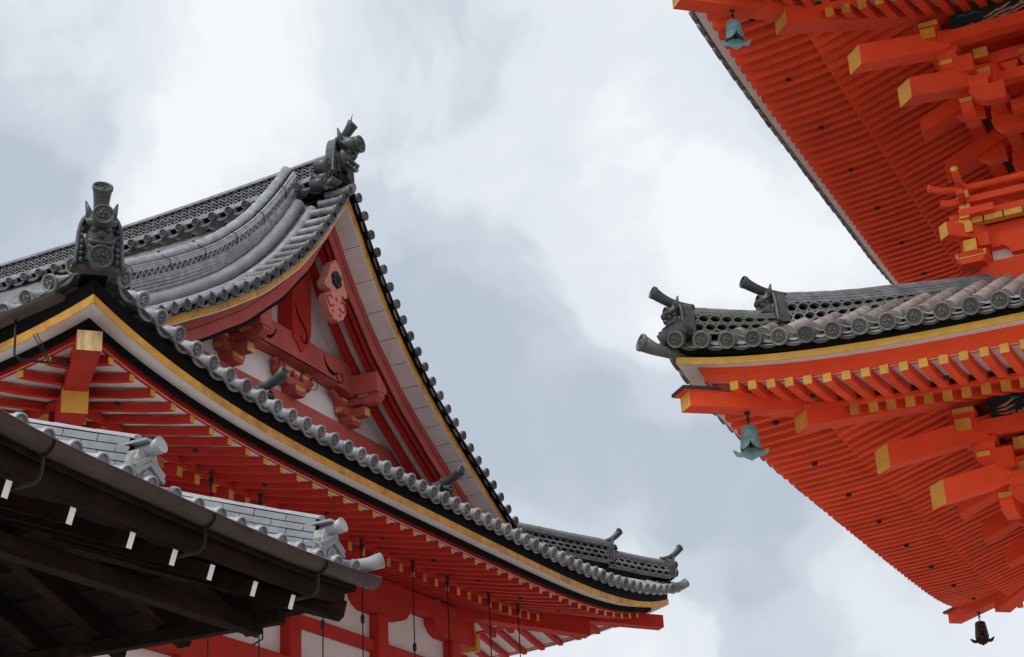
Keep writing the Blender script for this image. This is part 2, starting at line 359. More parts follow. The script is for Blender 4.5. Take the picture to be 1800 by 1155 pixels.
# ------------------------------------------------------------------ ridge-end ornament (goblin-mask tile)
def ornament(parent, pos, fwd, w, h, perch=True, pdir=None, plen=.42, pr=.075, spike=False, big=True, mt='tile_mask', tilt=0):
    f = V(fwd).normalized()
    m = frame(pos, f, (0, 0, 1))
    b = MB(); b.M = m
    o = []
    hw = w/2
    pts = [(-hw*1.12, 0), (hw*1.12, 0), (hw*1.0, .1*h)]
    for k in range(13):
        a = PI*k/12; pts.append((hw*.86*math.cos(a) if 0 < k < 12 else hw*.9*math.cos(a), h*.62+h*.38*math.sin(a)**.8 if math.sin(a) > 0 else h*.62))
    pts.append((-hw*1.0, .1*h))
    b.plate(pts, (-.05, 0, 0), (0, 1, 0), (0, 0, 1), (1, 0, 0), .10, mt)
    # raised border along the outline
    pth = [(.0+.02, y*.95, z*.985+.004) for y, z in pts[1:]]+[(.02, -hw*1.05, .02)]
    b.tube(pth, .022*w/.4, mt, 6, up=(1, 0, 0))
    # beads down both sides
    for sd in (-1, 1):
        for k in range(6): b.ell((.012, sd*hw*.74, h*(.14+.105*k)), (.03*w/.4,)*3, mt, 8, 5)
        # cheek scroll
        b.tube([(.02, sd*hw*(.50-.12*math.sin(t*.9)), h*(.12+.09*t)) for t in range(6)], .03*w/.4, mt, 6, up=(1, 0, 0))
    # face
    k = w/.4
    b.ell((.05*k, 0, h*.50), (.09*k, hw*.56, h*.28), mt, 14, 9)
    b.ell((.12*k, 0, h*.50), (.06*k, hw*.20, h*.09), mt, 10, 6)       # nose
    for sd in (-1, 1):
        b.ell((.12*k, sd*hw*.28, h*.60), (.035*k, .035*k, .035*k), mt, 9, 6)     # eyes
        b.tube([(.10*k, 0, h*.64), (.15*k, sd*hw*.22, h*.69), (.12*k, sd*hw*.5, h*.72), (.05*k, sd*hw*.62, h*.82)], 0, mt, 7, rs=[.03*k, .04*k, .032*k, .012*k], up=(1, 0, 0))
        b.tube([(.02, sd*hw*.42, h*.80), (.05*k, sd*hw*.52, h*.95), (.04*k, sd*hw*.66, h*1.14)], 0, mt, 7, rs=[.04*k, .03*k, .008*k], up=(1, 0, 0))   # horns
        b.tube([(.13*k, sd*hw*.20, h*.36), (.14*k, sd*hw*.20, h*.30)], 0, mt, 5, rs=[.014*k, .003], up=(1, 0, 0))     # fangs
    lip = [(.12*k+.03*k*math.cos(a*.8), hw*.5*math.sin(a), h*(.40-.06*math.cos(a))) for a in [(-1.4+.28*q) for q in range(11)]]
    b.tube(lip, .022*k, mt, 6, up=(1, 0, 0))
    lip2 = [(.11*k+.03*k*math.cos(a*.8), hw*.46*math.sin(a), h*(.33-.12*math.cos(a))) for a in [(-1.4+.28*q) for q in range(11)]]
    b.tube(lip2, .024*k, mt, 6, up=(1, 0, 0))
    b.ell((.085*k, 0, h*.32), (.05*k, hw*.36, h*.06), 'black', 10, 6)
    # brow disc
    bl = .22 if (big or spike) else .13; bs_ = 1 if (big or spike) else .72
    b.tube([(.04*k, 0, h*.80), (bl*.55*k, 0, h*.78), (bl*k, 0, h*.77)], 0, mt, 16, rs=[.12*k, .095*k*bs_, .085*k*bs_])
    b.crest(((bl+.005)*k, 0, h*.77), (1, 0, 0), (0, 0, 1), .092*k*bs_, mt, beads=0)
    if big:
        b.tube([(0, 0, h*.07), (.20*k, 0, h*.05)], 0, mt, 16, rs=[.08*k, .095*k])
        b.crest((.21*k, 0, h*.05), (1, 0, -.2), (0, 0, 1), .105*k, mt)
    ob = b.build('ridge_end_tile', parent)
    if perch:
        b = MB(); b.M = m
        dx, dz = pdir or (.5, .87)
        steep = dx < .4; p0 = V((-.04 if steep else -.16, 0, h*(.80 if steep else .92))); pp = []; rr = []
        p2 = V((-.04, 0, h*.86))+V((dx, 0, dz))*plen; p1 = (p0+V((.02, 0, plen*.55))) if steep else V((lerp(p0.x, p2.x, .62), 0, p0.z+.03))
        for q in range(10):
            t = q/9; pp.append(p0*(1-t)**2+p1*2*t*(1-t)+p2*t*t); rr.append(pr*(1.0-.18*math.sin(PI*t)+.06*t*t))
        b.tube(pp, 0, mt, 14, rs=rr, up=(0, 1, 0))
        d = V((pp[-1]-pp[-2])).normalized(); d = (d+V((.75 if steep else .45, 0, -.1))).normalized(); b.crest(pp[-1]+d*pr*(.30 if steep else .1), d, (0, 0, 1) if abs(d.z) < .9 else (1, 0, 0), pr*1.14, mt)
        if spike: b.tube([pp[-1]+V((-.02, 0, .03)), pp[-1]+V((-.01, 0, .12)), pp[-1]+V((.01, 0, .17))], 0, 'iron', 6, rs=[.009, .007, .002], up=(0, 1, 0))
        b.build('perch_tile', ob)
    return ob

# ------------------------------------------------------------------ eave sides
class Side:
    def __init__(s, o, n, u, tA, tB, mA, mB, up): s.o, s.n, s.u, s.tA, s.tB, s.mA, s.mB, s.up = V(o), V(n), V(u), tA, tB, mA, mB, up
    def P(s, off, t, z): return s.o+s.n*off+s.u*t+V((0, 0, z))
    def strip(s, mb, sec, mt, N=48, pm=None, upf=None):
        """closed cross-section [(off,z)] swept along the side with mitred corners and the eave's upward curve"""
        upf = upf or s.up; rings = []
        for i in range(N+1):
            q = i/N; q = q*q*(3-2*q)*.4+q*.6; ring = []
            for off, z in sec:
                a = s.tA-(off if s.mA else 0); b = s.tB+(off if s.mB else 0); t = a+(b-a)*q
                ring.append(mb.av(s.P(off, t, z+upf(t))))
            rings.append(ring)
        m = len(sec)
        for i in range(N):
            for j in range(m): mb.af((rings[i][j], rings[i][(j+1) % m], rings[i+1][(j+1) % m], rings[i+1][j]), pm[j] if pm else mt, False)
        mb.af(rings[0][::-1], mt); mb.af(rings[-1], mt)
    def sheet(s, mb, sec, mt, N=48, upf=None):
        upf = upf or s.up; rings = []
        for i in range(N+1):
            q = i/N; ring = []
            for off, z in sec:
                a = s.tA-(off if s.mA else 0); b = s.tB+(off if s.mB else 0); t = a+(b-a)*q
                ring.append(mb.av(s.P(off, t, z+upf(t))))
            rings.append(ring)
        for i in range(N):
            for j in range(len(sec)-1): mb.af((rings[i][j], rings[i][j+1], rings[i+1][j+1], rings[i+1][j]), mt, False)

def rafter_mesh(mb, side, t, offs, zb, w, h, mt, endm, upk=1.0, skew=0):
    jt = random.uniform(-.005, .005); t += jt; jz = random.uniform(-.002, .002)
    """one rafter from the tip inward: offs = list of (off, z of underside)"""
    pts = []
    for off, z in offs:
        u = side.up(t)*upk+jz; sk = skew if not pts else 0
        pts.append([side.P(off, t-w/2, z+u), side.P(off, t+w/2, z+u), side.P(off+sk, t+w/2, z+h+u), side.P(off+sk, t-w/2, z+h+u)])
    idx = [[mb.av(p) for p in ring] for ring in pts]
    mb.af(idx[0], endm); mb.af(idx[-1][::-1], mt)
    for i in range(len(idx)-1):
        for k in range(4): mb.af((idx[i][k], idx[i][(k+1) % 4], idx[i+1][(k+1) % 4], idx[i+1][k]), mt)

camdist = lambda p: V(p).length
def emit_parts(items, name, parent, cap=100):
    """items: (distance, builder(mb)). The nearest `cap` become parts of their own, the rest one part."""
    items = sorted(items, key=lambda q: q[0])
    for d, fn in items[:cap]:
        b = MB(); fn(b); b.build(name, parent, bevel=0)
    if len(items) > cap:
        b = MB()
        for d, fn in items[cap:]: fn(b)
        b.build(name, parent, kind='stuff')

# ================================================================== GROUND
g = MB(); g.plate([(-600, -600), (600, -600), (600, 600), (-600, 600)], (0, 0, -1.65), (1, 0, 0), (0, 1, 0), (0, 0, 1), .1, 'ground')
g.build('ground', kind='structure')

# ================================================================== GATE HALL (left, hip-and-gable roof)
X0, Yc, HY = -9.374, 18.179, 6.955
Y0, Y1 = Yc-HY, Yc+HY
Gx = X0-1.43
gate = thing('temple_hall', 'large red temple hall with curved grey tile roof and open gable, on the left', 'temple')
def up_tile(t): return .68*(abs(t)/7)**5 if t < 0 else .46*(t/7)**4
def up_board(t): return .49*(abs(t)/7)**4.5
E_ = Side((X0, Yc, 0), (1, 0, 0), (0, 1, 0), -HY, HY, True, True, up_board)
S_ = Side((X0, Y0, 0), (0, -1, 0), (1, 0, 0), -9.5, 0, False, True, lambda t: up_board(HY+max(t, -HY)))
N_ = Side((X0, Y1, 0), (0, 1, 0), (1, 0, 0), -9.5, 0, False, True, lambda t: up_board(HY+max(t, -HY)))
def S_uptile(t): return up_tile(-(HY+max(t, -HY)))
zt_tab = [(0, 10.97), (.3, 10.6), (.6, 10.2), (1.0, 9.74), (1.27, 9.46), (1.65, 9.13), (2.07, 8.80), (2.55, 8.49), (3.0, 8.22), (3.55, 7.92), (4.09, 7.62), (4.75, 7.26), (5.4, 6.93), (5.8, 6.74)]
def zt(a): return catmull(zt_tab, abs(a))
zs_tab = [(0, 10.9), (.3, 10.68), (1, 9.82), (2, 8.92), (3, 8.25), (4, 7.66), (5, 7.06), (6, 6.50), (6.6, 6.24), (7.05, 6.05)]
def zs(a): return catmull(zs_tab, a)
def zskirt(d): return 6.05+.47*d+.03*d*d
roof = MB()
# east skirt sheet
for side, upf in ((E_, up_tile), (S_, S_uptile), (N_, S_uptile)):
    if side is E_:
        side.sheet(roof, [(.09, zskirt(0)), (-.5, zskirt(.6)), (-1.0, zskirt(1.1)), (-1.5, zskirt(1.6)), (-2.5, zskirt(2.6))], 'tile', 60, upf)
for sg in (-1, 1):
    A = [7.05, 6.7, 6.3, 5.9, 5.6, 5.3, 4.9, 4.4, 3.8, 3.2, 2.6, 2.0, 1.5, 1.0, .6, .25]
    rows = []
    for a in A:
        xm = X0+(a-HY) if a > 5.55 else Gx-.1
        r_ = []
        xs = [-20+(-13-(-20))*k/6 for k in range(7)]+[lerp(-13, -11.76, k/4) for k in range(1, 5)]+[lerp(-11.74, xm, k/8) for k in range(9)]
        for x in xs:
            s_ = X0-x
            up = (up_tile(-(HY-min(s_, HY))) if s_ < HY else 0)*max(0, min(1, (a-4.2)/2.8))
            zz = zs(a)+up
            if a < 5.2 and x > -11.75: zz = (lerp(zz, zt(a)+.30*max(0, min(1, (Gx-x-.35)/.55))-.09, min(1, (5.2-a)/.5)))
            r_.append(roof.av((x, Yc+sg*a, zz-.01)))
        rows.append(r_)
    for i in range(len(rows)-1):
        for j in range(len(rows[0])-1): roof.af((rows[i][j], rows[i][j+1], rows[i+1][j+1], rows[i+1][j]), 'tile_dark', False)  # darker than the cover rows, shade between them put into the colour
roof_o = roof.build('roof', gate)
# east eave tiles + rows
ts = [-6.655-.0+13.823*i/50 for i in range(51)]
for i, t in enumerate(ts):
    p = E_.P(.10, t, 6.12+up_tile(t)); dt = .01
    dz = up_tile(t+.14)-up_tile(t-.14)
    m = frame(p, (1, 0, -.40), (0, -dz/.28, 1)); inst('eave_tile', TM['gate'], roof_o, m)
rb_items = []
for t in ts[::1]:
    dmax = min(1.75, HY+.1-abs(t)+.0)
    if dmax < .45: continue
    def fn(b, t=t, dmax=dmax):
        n = max(2, int(dmax/.3)); pth = [E_.P(.1-d, t, zskirt(d)+.03+up_tile(t)*(1-.15*d)) for d in [lerp(.22, dmax, k/n) for k in range(n+1)]]
        row_tube(b, pth, .072, 'tile')
    rb_items.append((camdist(E_.P(0, t, 6.2)), fn))
emit_parts(rb_items, 'cover_tile_row', roof_o)
# south eave tiles
for i in range(16):
    t = -.16-.26*i; p = S_.P(.10, t, 6.10+S_uptile(t)); dz = S_uptile(t+.14)-S_uptile(t-.14)
    inst('eave_tile', TM['gate'], roof_o, frame(p, (0, -1, -.40), (-dz/.28, 0, 1)))
    if i > 0:
        b = MB(); row_tube(b, [S_.P(.1-d, t, zs(7.05-d)+.03+S_uptile(t)*(1-.3*d)) for d in (.25, .6, 1.0, 1.5)] if i > 5 else [S_.P(.1-d, t, zs(7.05-d)+.03+S_uptile(t)*(1-.3*d)) for d in (.22, .22+.2*i)], .072, 'tile'); b.build('cover_tile_row', roof_o)
# verge tiles on both slopes of the gable
for sg in (-1, 1):
    a = .12
    while a < 5.0:
        sl = (zt(a+.05)-zt(a-.05 if a > .05 else 0))/.1
        p = (Gx, Yc+sg*a, zt(a))
        m = frame(p, (1, 0, -.06), (0, -sl*sg, 1)); 
        o = inst('verge_tile', TM['verge'], roof_o, m)
        a += .262/math.hypot(1, sl)
# verge rows running down the slopes
for sg in (-1, 1):
    for (dx, r, add, mt_) in ((-.45, .068, .0, 'tile'), (-.67, .092, .13, 'tile_light'), (-.84, .06, .22, 'tile')):
        b = MB(); pth = []
        k = .35
        while k < 5.1: pth.append((Gx+dx, Yc+sg*k, zt(k)+add+.02)); k += .3
        row_tube(b, pth, r, mt_, .3); b.build('cover_tile_row', roof_o)

for i in range(26):
    x = -12.02-.28*i
    b = MB(); row_tube(b, [(x, Yc-a, zs(a)+.035+(up_tile(-(HY-min(X0-x, HY))) if X0-x < HY else 0)*max(0, min(1, (a-4.2)/2.8))) for a in [.8+.6*k for k in range(10)]+[6.72]], .07, 'tile'); b.build('cover_tile_row', roof_o)
# eave boards
eave = MB()
for sd_ in (E_, S_, N_):
    sd_.strip(eave, [(-.0, 6.085), (-.9, 6.30), (-.9, 6.26), (-.01, 5.942)], 'black')  # black strip: shadow under the tiles put into the colour
eave_o = eave.build('eave', gate)
b = MB(); [s.strip(b, [(0, 5.852), (0, 5.938), (-.10, 5.945), (-.10, 5.875)], 'ochre_old') for s in (E_, S_, N_)]; b.build('ochre_fascia', eave_o)
b = MB(); [s.strip(b, [(-.004, 5.850), (-.10, 5.870), (-.26, 5.905), (-.26, 5.93), (-.10, 5.90)], 'limewash') for s in (E_, S_, N_)]; b.build('white_soffit_board', eave_o)
b = MB(); [s.strip(b, [(-.215, 5.806), (-.215, 5.897), (-.27, 5.905), (-.225, 5.812)], 'black') for s in (E_, S_, N_)]; b.build('black_fascia', eave_o)
b = MB(); [s.strip(b, [(-.288, 5.801), (-.288, 5.875), (-.36, 5.885), (-.36, 5.812)], 'red') for s in (E_, S_, N_)]; b.build('red_eave_beam', eave_o)
b = MB()
for s in (E_, S_, N_):
    s.strip(b, [(-.30, 5.802), (-1.45, 6.03), (-1.45, 6.05), (-.30, 5.822)], 'limewash')
    s.strip(b, [(-1.40, 5.925), (-2.75, 6.33), (-2.75, 6.35), (-1.40, 5.945)], 'limewash')
b.build('soffit_board', eave_o)
b = MB()
for s in (E_, S_, N_): s.strip(b, [(-1.37, 5.915), (-1.37, 5.985), (-1.47, 6.0), (-1.47, 5.93)], 'red')
b.build('rafter_beam', eave_o)
fly = []; bas = []
def add_rafters(side, tl, near):
    for t in tl:
        # distance to the corner limits the inner end
        if side is E_: lim = HY-abs(t)
        else: lim = -t
        def inner(full, lim=lim): return min(full, lim+.05)
        o1 = inner(1.5)
        if o1 > .4:
            def f1(b, t=t, o1=o1):
                rafter_mesh(b, side, t, [(-.33, 5.733), (-lerp(.33, o1, .33), 5.733+.17*(lerp(.33, o1, .33)-.33)), (-lerp(.33, o1, .66), 5.733+.195*(lerp(.33, o1, .66)-.33)), (-o1, 5.733+.2*(o1-.33))], 0, .075, .07, 'red', 'ochre')
            fly.append((camdist(side.P(0, t, 6)), f1))
        o2 = inner(2.75)
        if o2 > 1.5:
            def f2(b, t=t, o2=o2):
                rafter_mesh(b, side, t, [(-1.42, 5.808), (-o2, 5.808+.31*(o2-1.42))], 0, .09, .11, 'red', 'ochre_old')
            bas.append((camdist(side.P(0, t, 6)), f2))
add_rafters(E_, [-5.953+.3175*i-.3175*2 for i in range(44)], 0)
add_rafters(S_, [-.45-.3175*i for i in range(14)], 0)
add_rafters(N_, [-.45-.3175*i for i in range(12)], 0)
emit_parts(fly, 'flying_rafter', eave_o); emit_parts(bas, 'base_rafter', eave_o)
# corner (hip) beams, one per visible corner
for sg, hi in ((-1, 0), (1, 0)):
    b = MB(); c = V((X0, Yc+sg*HY, 0)); d = V((1, sg, 0))
    ub = .49
    tipoff = -.115
    b.bar(c+d*(-2.6)+V((0, 0, 6.20+.02)), c+d*tipoff+V((0, 0, 6.03 if sg < 0 else 6.035)), .22, .19, 'red', endm='rawwood' if sg < 0 else 'red', vert=True)
    b.bar(c+d*(-3.0)+V((0, 0, 6.22)), c+d*(-.98)+V((0, 0, 5.905)), .25, .25, 'red', endm='ochre', vert=True)
    b.build('corner_beam', eave_o)
# small black screw caps under the rafters
b = MB(); b.lathe((0, 0, 0), (0, 0, 1), [(-.012, 0), (-.012, .02), (.0, .03), (.02, .03)], 'iron', 8); BOLT = b.mesh('bolt_cap')
for t in [-5.5+1.27*i for i in range(10)]: inst('bolt_cap', BOLT, eave_o, Matrix.Translation(E_.P(-.85, t, 5.815+up_board(t))))

# gable ------------------------------------------------------------
W = Gx-1.05
def vstrip(mb, x0, x1, d0, d1, mt, a0=0.0, a1=5.35, mback=None, mlow=None):
    for sg in (-1, 1):
        rings = []; n = 40
        for i in range(n+1):
            a = lerp(a0, a1, i/n); sl = (zt(a+.04)-zt(max(0, a-.04)))/(.08 if a > .04 else .04+a); k = math.hypot(1, sl)
            z0, z1 = zt(a)-d0*k, zt(a)-d1*k; y = Yc+sg*a
            rings.append([mb.av((x1, y, z0)), mb.av((x1, y, z1)), mb.av((x0, y, z1)), mb.av((x0, y, z0))])
        for i in range(n):
            for j in range(4): mb.af((rings[i][j], rings[i][(j+1) % 4], rings[i+1][(j+1) % 4], rings[i+1][j]), (mlow if mlow and j == 1 else mt))
        mb.af(rings[0], mt); mb.af(rings[-1][::-1], mt)
gb = MB()
# white pediment wall behind the beams
n = 40; wl = [(-5.3, 7.2)]
pts = []
for i in range(-n, n+1):
    a = 4.9*i/n; sl = (zt(abs(a)+.04)-zt(max(0, abs(a)-.04)))/.08; pts.append((a, zt(a)-.30*math.hypot(1, sl)))
top = [gb.av((W-.03, Yc+a, z)) for a, z in pts]; bot = [gb.av((W-.03, Yc+a, 6.9)) for a, z in pts]
for i in range(len(pts)-1): gb.af((bot[i], bot[i+1], top[i+1], top[i]), 'plaster')
gable = gb.build('gable_wall', gate)
b = MB(); vstrip(b, Gx-.5, Gx-.03, .02, .076, 'black'); b.build('black_verge_board', gable)
b = MB(); vstrip(b, Gx-.25, Gx-.11, .077, .172, 'ochre_old'); b.build('ochre_verge_board', gable)
b = MB(); vstrip(b, Gx-.47, Gx-.12, .173, .185, 'limewash'); 
for sg in (-1, 1):
    for q in range(16):
        a = .35+.31*q; sl = (zt(a+.04)-zt(a-.04))/.08; k = math.hypot(1, sl)
        b.bar((Gx-.44, Yc+sg*a, zt(a)-.186*k), (Gx-.125, Yc+sg*a, zt(a)-.186*k), .004, .004, 'darkwood')
b.build('white_verge_soffit', gable)
b = MB()
vstrip(b, Gx-.50, Gx-.40, .185, .285, 'pinkred'); vstrip(b, Gx-.50, Gx-.425, .285, .295, 'black'); vstrip(b, Gx-.50, Gx-.412, .295, .43, 'pinkred'); vstrip(b, Gx-.50, Gx-.435, .43, .475, 'black', mlow='red')
b.build('bargeboard', gable)
b = MB(); vstrip(b, W-.05, Gx-.48, .30, .32, 'limewash', 0, 5.2)
b.build('gable_soffit', gable)
for (dx) in (-.60, -.84):
    b = MB(); vstrip(b, Gx+dx-.045, Gx+dx+.045, .322, .43, 'red', 0.0, 5.2); b.build('gable_rafter', gable)
# beams of the pediment (front faces near x = W)
b = MB()
b.plate([(-5.2, 7.0), (5.2, 7.0), (5.2, 8.09), (-5.2, 8.09)][:0] or [(-4.3, 7.0), (4.3, 7.0), (3.45, 8.09), (-3.45, 8.09)], (W-.0, Yc, 0), (0, 1, 0), (0, 0, 1), (1, 0, 0), .12, 'pinkred')
b.build('sill_beam', gable)
b = MB()
pts = [(-1.5, 8.50), (-1.3, 8.47)]+[(lerp(-1.2, 1.2, i/12), 8.53+.05*math.cos(PI*(i/12-.5))) for i in range(13)]+[(1.3, 8.47), (1.5, 8.50), (1.56, 8.78), (1.42, 8.90)]+[(lerp(1.3, -1.3, i/8), 8.93) for i in range(9)]+[(-1.42, 8.90), (-1.56, 8.78)]
b.plate(pts, (W+.06, Yc, 0), (0, 1, 0), (0, 0, 1), (1, 0, 0), .26, 'pinkred')
# painted scroll lines on the beam face
def scroll(b, cy, cz, s, fl=1, x=None):
    x = x if x is not None else W+.195
    pth = [(x, Yc+cy+fl*s*q[0], cz+s*q[1]) for q in ((-1.1, .75), (-.85, .35), (-.55, .1), (-.15, .0), (.2, .12), (.45, .28))]
    b.tube(pth, 0, 'black', 6, rs=[.004, .012, .024, .022, .010, .004], up=(1, 0, 0))
    pth = [(x, Yc+cy+fl*s*(.55+.28*math.cos(t)*(1-.09*t)), cz+s*(.02+.28*math.sin(t)*(1-.09*t))) for t in [1.6-.6*k for k in range(9)]]
    b.tube(pth, .007, 'black', 5, up=(1, 0, 0))
scroll(b, .85, 8.66, .26); scroll(b, -.85, 8.66, .26, -1)
b.tube([(W+.195, Yc+y, 8.555+.03*math.cos(y)) for y in (-.95, -.5, 0, .5, .95)], .009, 'black', 5, up=(1, 0, 0))
b.build('tie_beam', gable)
b = MB()
b.plate([(-.23, 9.05), (-.20, 8.88), (-.06, 8.76), (0, 8.70), (.06, 8.76), (.20, 8.88), (.23, 9.05), (.23, 10.3), (-.23, 10.3)], (W+.10, Yc, 0), (0, 1, 0), (0, 0, 1), (1, 0, 0), .22, 'red')
b.tube([(W+.215, Yc+y, z) for y, z in ((-.17, 9.35), (-.10, 9.2), (.05, 9.08), (.13, 8.97), (.10, 8.86), (.0, 8.86), (-.02, 8.93))], 0, 'black', 5, rs=[.003, .010, .012, .012, .012, .009, .006], up=(1, 0, 0))
b.build('king_post', gable)
def bracket(b, y, z0, x, w=.5, mt='pinkred'):
    """boat-shaped arm on a bearing block, three small blocks on top, ochre end faces"""
    q = [(w*.5+.06*math.cos(a)-.06, .12-.12*math.sin(a)) for a in [R(15*k) for k in range(7)]]
    arm = [(-px_, pz_) for px_, pz_ in q]+[(px_, pz_) for px_, pz_ in q[::-1]]
    b.plate(arm, (x, y, z0+.13), (0, 1, 0), (0, 0, 1), (1, 0, 0), .13, mt)
    b.plate([(-.09, 0), (.09, 0), (.10, .02), (.13, .06), (.135, .13), (-.135, .13), (-.13, .06), (-.10, .02)], (x, y, z0), (0, 1, 0), (0, 0, 1), (1, 0, 0), .26, mt)
    b.box((x+.132, y, z0+.095), (.006, .20, .062), 'ochre_old')
    for sg in (-1, 1): b.box((x, y+sg*(w*.5+.002), z0+.19), (.11, .006, .07), 'ochre_old')
    for q in (-1, 0, 1):
        yy = y+q*w*.41; b.plate([(-.045, 0), (.045, 0), (.052, .02), (.075, .045), (.075, .10), (-.075, .10), (-.075, .045), (-.052, .02)], (x, yy, z0+.25), (0, 1, 0), (0, 0, 1), (1, 0, 0), .15, mt)
        b.box((x+.078, yy, z0+.325), (.006, .13, .04), 'ochre_old')
    # scalloped wing tips reaching under the beam
    for sg in (-1, 1):
        for k in range(4): b.ell((x, y+sg*(w*.5+.03+.055*k), z0+.33+.022*k), (.06, .045, .045-.004*k), mt, 10, 6)
for y in (-1.42, 0, 1.42):
    b = MB(); bracket(b, Yc+y, 8.09, W+.06)
    if y:
        # projecting bracket arm and purlin end running out to the bargeboard
        b.bar((W, Yc+y, 8.64), (Gx-.45, Yc+y, 8.64), .26, .28, 'pinkred')
        b.bar((W, Yc+y, 8.42), (Gx-.55, Yc+y, 8.44), .12, .10, 'pinkred'); b.bar((W, Yc+y, 8.26), (Gx-.68, Yc+y, 8.26), .14, .12, 'pinkred', endm='ochre_old')
        b.plate([(0, 0), (.2, 0), (.28, .08), (.25, .16), (0, .16)], (Gx-.72, Yc+y, 8.36), (1, 0, 0), (0, 0, 1), (0, 1, 0), .14, 'pinkred', None)
        b.box((W+.34, Yc+y, 8.49), (.16, .18, .05), 'ochre_old')
    else:
        # carved cloud ends either side of the middle bracket
        for sg in (-1, 1):
            for (dy, dz, rr) in ((.29, .36, .09), (.37, .30, .07), (.33, .22, .06), (.26, .27, .08)): b.ell((W+.06, Yc+sg*dy, 8.09+dz), (.09, rr, rr*.85), 'pinkred', 12, 7)
            b.tube([(W+.155, Yc+sg*(.38+.09*math.cos(t)*(1-.1*t)), 8.40+.09*math.sin(t)*(1-.1*t)) for t in [3-.6*k for k in range(9)]], .006, 'black', 5, up=(1, 0, 0))
    b.build('gable_bracket', gable)
# pendant board hanging under the apex
b = MB(); px = Gx-.36
pts = [(0, 9.92), (.13, 9.80), (.22, 9.60), (.28, 9.53), (.285, 9.46), (.22, 9.43), (.16, 9.45), (.12, 9.41), (.15, 9.385), (.215, 9.37), (.25, 9.31), (.25, 9.23), (.20, 9.155), (.17, 9.10), (.10, 9.075), (.05, 9.03), (0, 9.05)]
pts = pts+[(-x, z) for x, z in pts[::-1][1:-1]]
b.plate(pts, (px, Yc, 0), (0, 1, 0), (0, 0, 1), (1, 0, 0), .12, 'pink')
for sg in (-1, 1):
    b.tube([(px+.062, Yc+sg*(.15+.075*math.cos(t)*(1-.12*t)), 9.29+.075*math.sin(t)*(1-.12*t)) for t in [2.4-.55*k for k in range(10)]], .012, 'red', 6, up=(1, 0, 0))
    b.ell((px+.06, Yc+sg*.09, 9.14), (.01, .025, .025), 'red', 8, 5)
b.ell((px+.06, Yc, 9.34), (.01, .03, .03), 'red', 8, 5)
pend = b.build('gable_pendant', gable)
b = MB()
for k in range(6):
    a = PI/6+k*PI/3; b.ell((px+.075, Yc+.075*math.cos(a), 9.62+.075*math.sin(a)), (.025, .05, .05), 'iron', 8, 5)
b.lathe((px+.07, Yc, 9.62), (1, 0, 0), [(0, .05), (.03, .045), (.05, .02), (.055, 0)], 'iron', 12)
b.lathe((px+.06, Yc, 9.62), (1, 0, 0), [(0, .13), (.012, .125), (.014, 0)], 'iron', 6, False)
b.build('iron_rosette', gable)

# ridges -----------------------------------------------------------
rp = [(x, Yc, 10.84-.02+.23*((x+17.2)/5.9)**2 if x > -17.2 else 10.82) for x in [-20+.4*k for k in range(23)]+[-10.98]]
rh = ridge(gate, 'main_ridge', rp, [('n', .035, .27), ('n', .035, .25), ('n', .035, .23), ('w', .195, .21, .125, 4), ('n', .028, .23), ('n', .028, .21), ('n', .028, .18), ('c', .05)], straps=1.3)
mr_ = rh
x = -11.2
while x > -19.5:
    z = 10.76+.23*max(0, (x+17.2)/5.9)**2-.03
    inst('ridge_round_tile', TM['ridge'], mr_, frame((x, Yc-.40, z), (0, -1, -.25), (0, 0, 1))); x -= .275
kx = -11.70
kp = [(kx, Yc-a, zt(a)+.12) for a in [.30+.23*k for k in range(16)]]
ridge(gate, 'descending_ridge', kp, [('n', .16, .15), ('n', .045, .175), ('n', .045, .185), ('n', .045, .195), ('n', .035, .19), ('n', .035, .17), ('w', .075, .16, .12, 1), ('n', .03, .17), ('n', .03, .155), ('n', .035, .14), ('c', .08)], mts=('tile', 'tile_dark'), straps=.8)
kp = [(kx, Yc+a, zt(a)+.12) for a in [.30+.3*k for k in range(12)]]
ridge(gate, 'descending_ridge', kp, [('n', .16, .15), ('n', .045, .175), ('n', .045, .185), ('n', .045, .195), ('n', .035, .19), ('n', .035, .17), ('w', .075, .16, .12, 1), ('n', .03, .17), ('n', .03, .155), ('n', .035, .14), ('c', .08)], mts=('tile', 'tile_dark'), straps=.8)
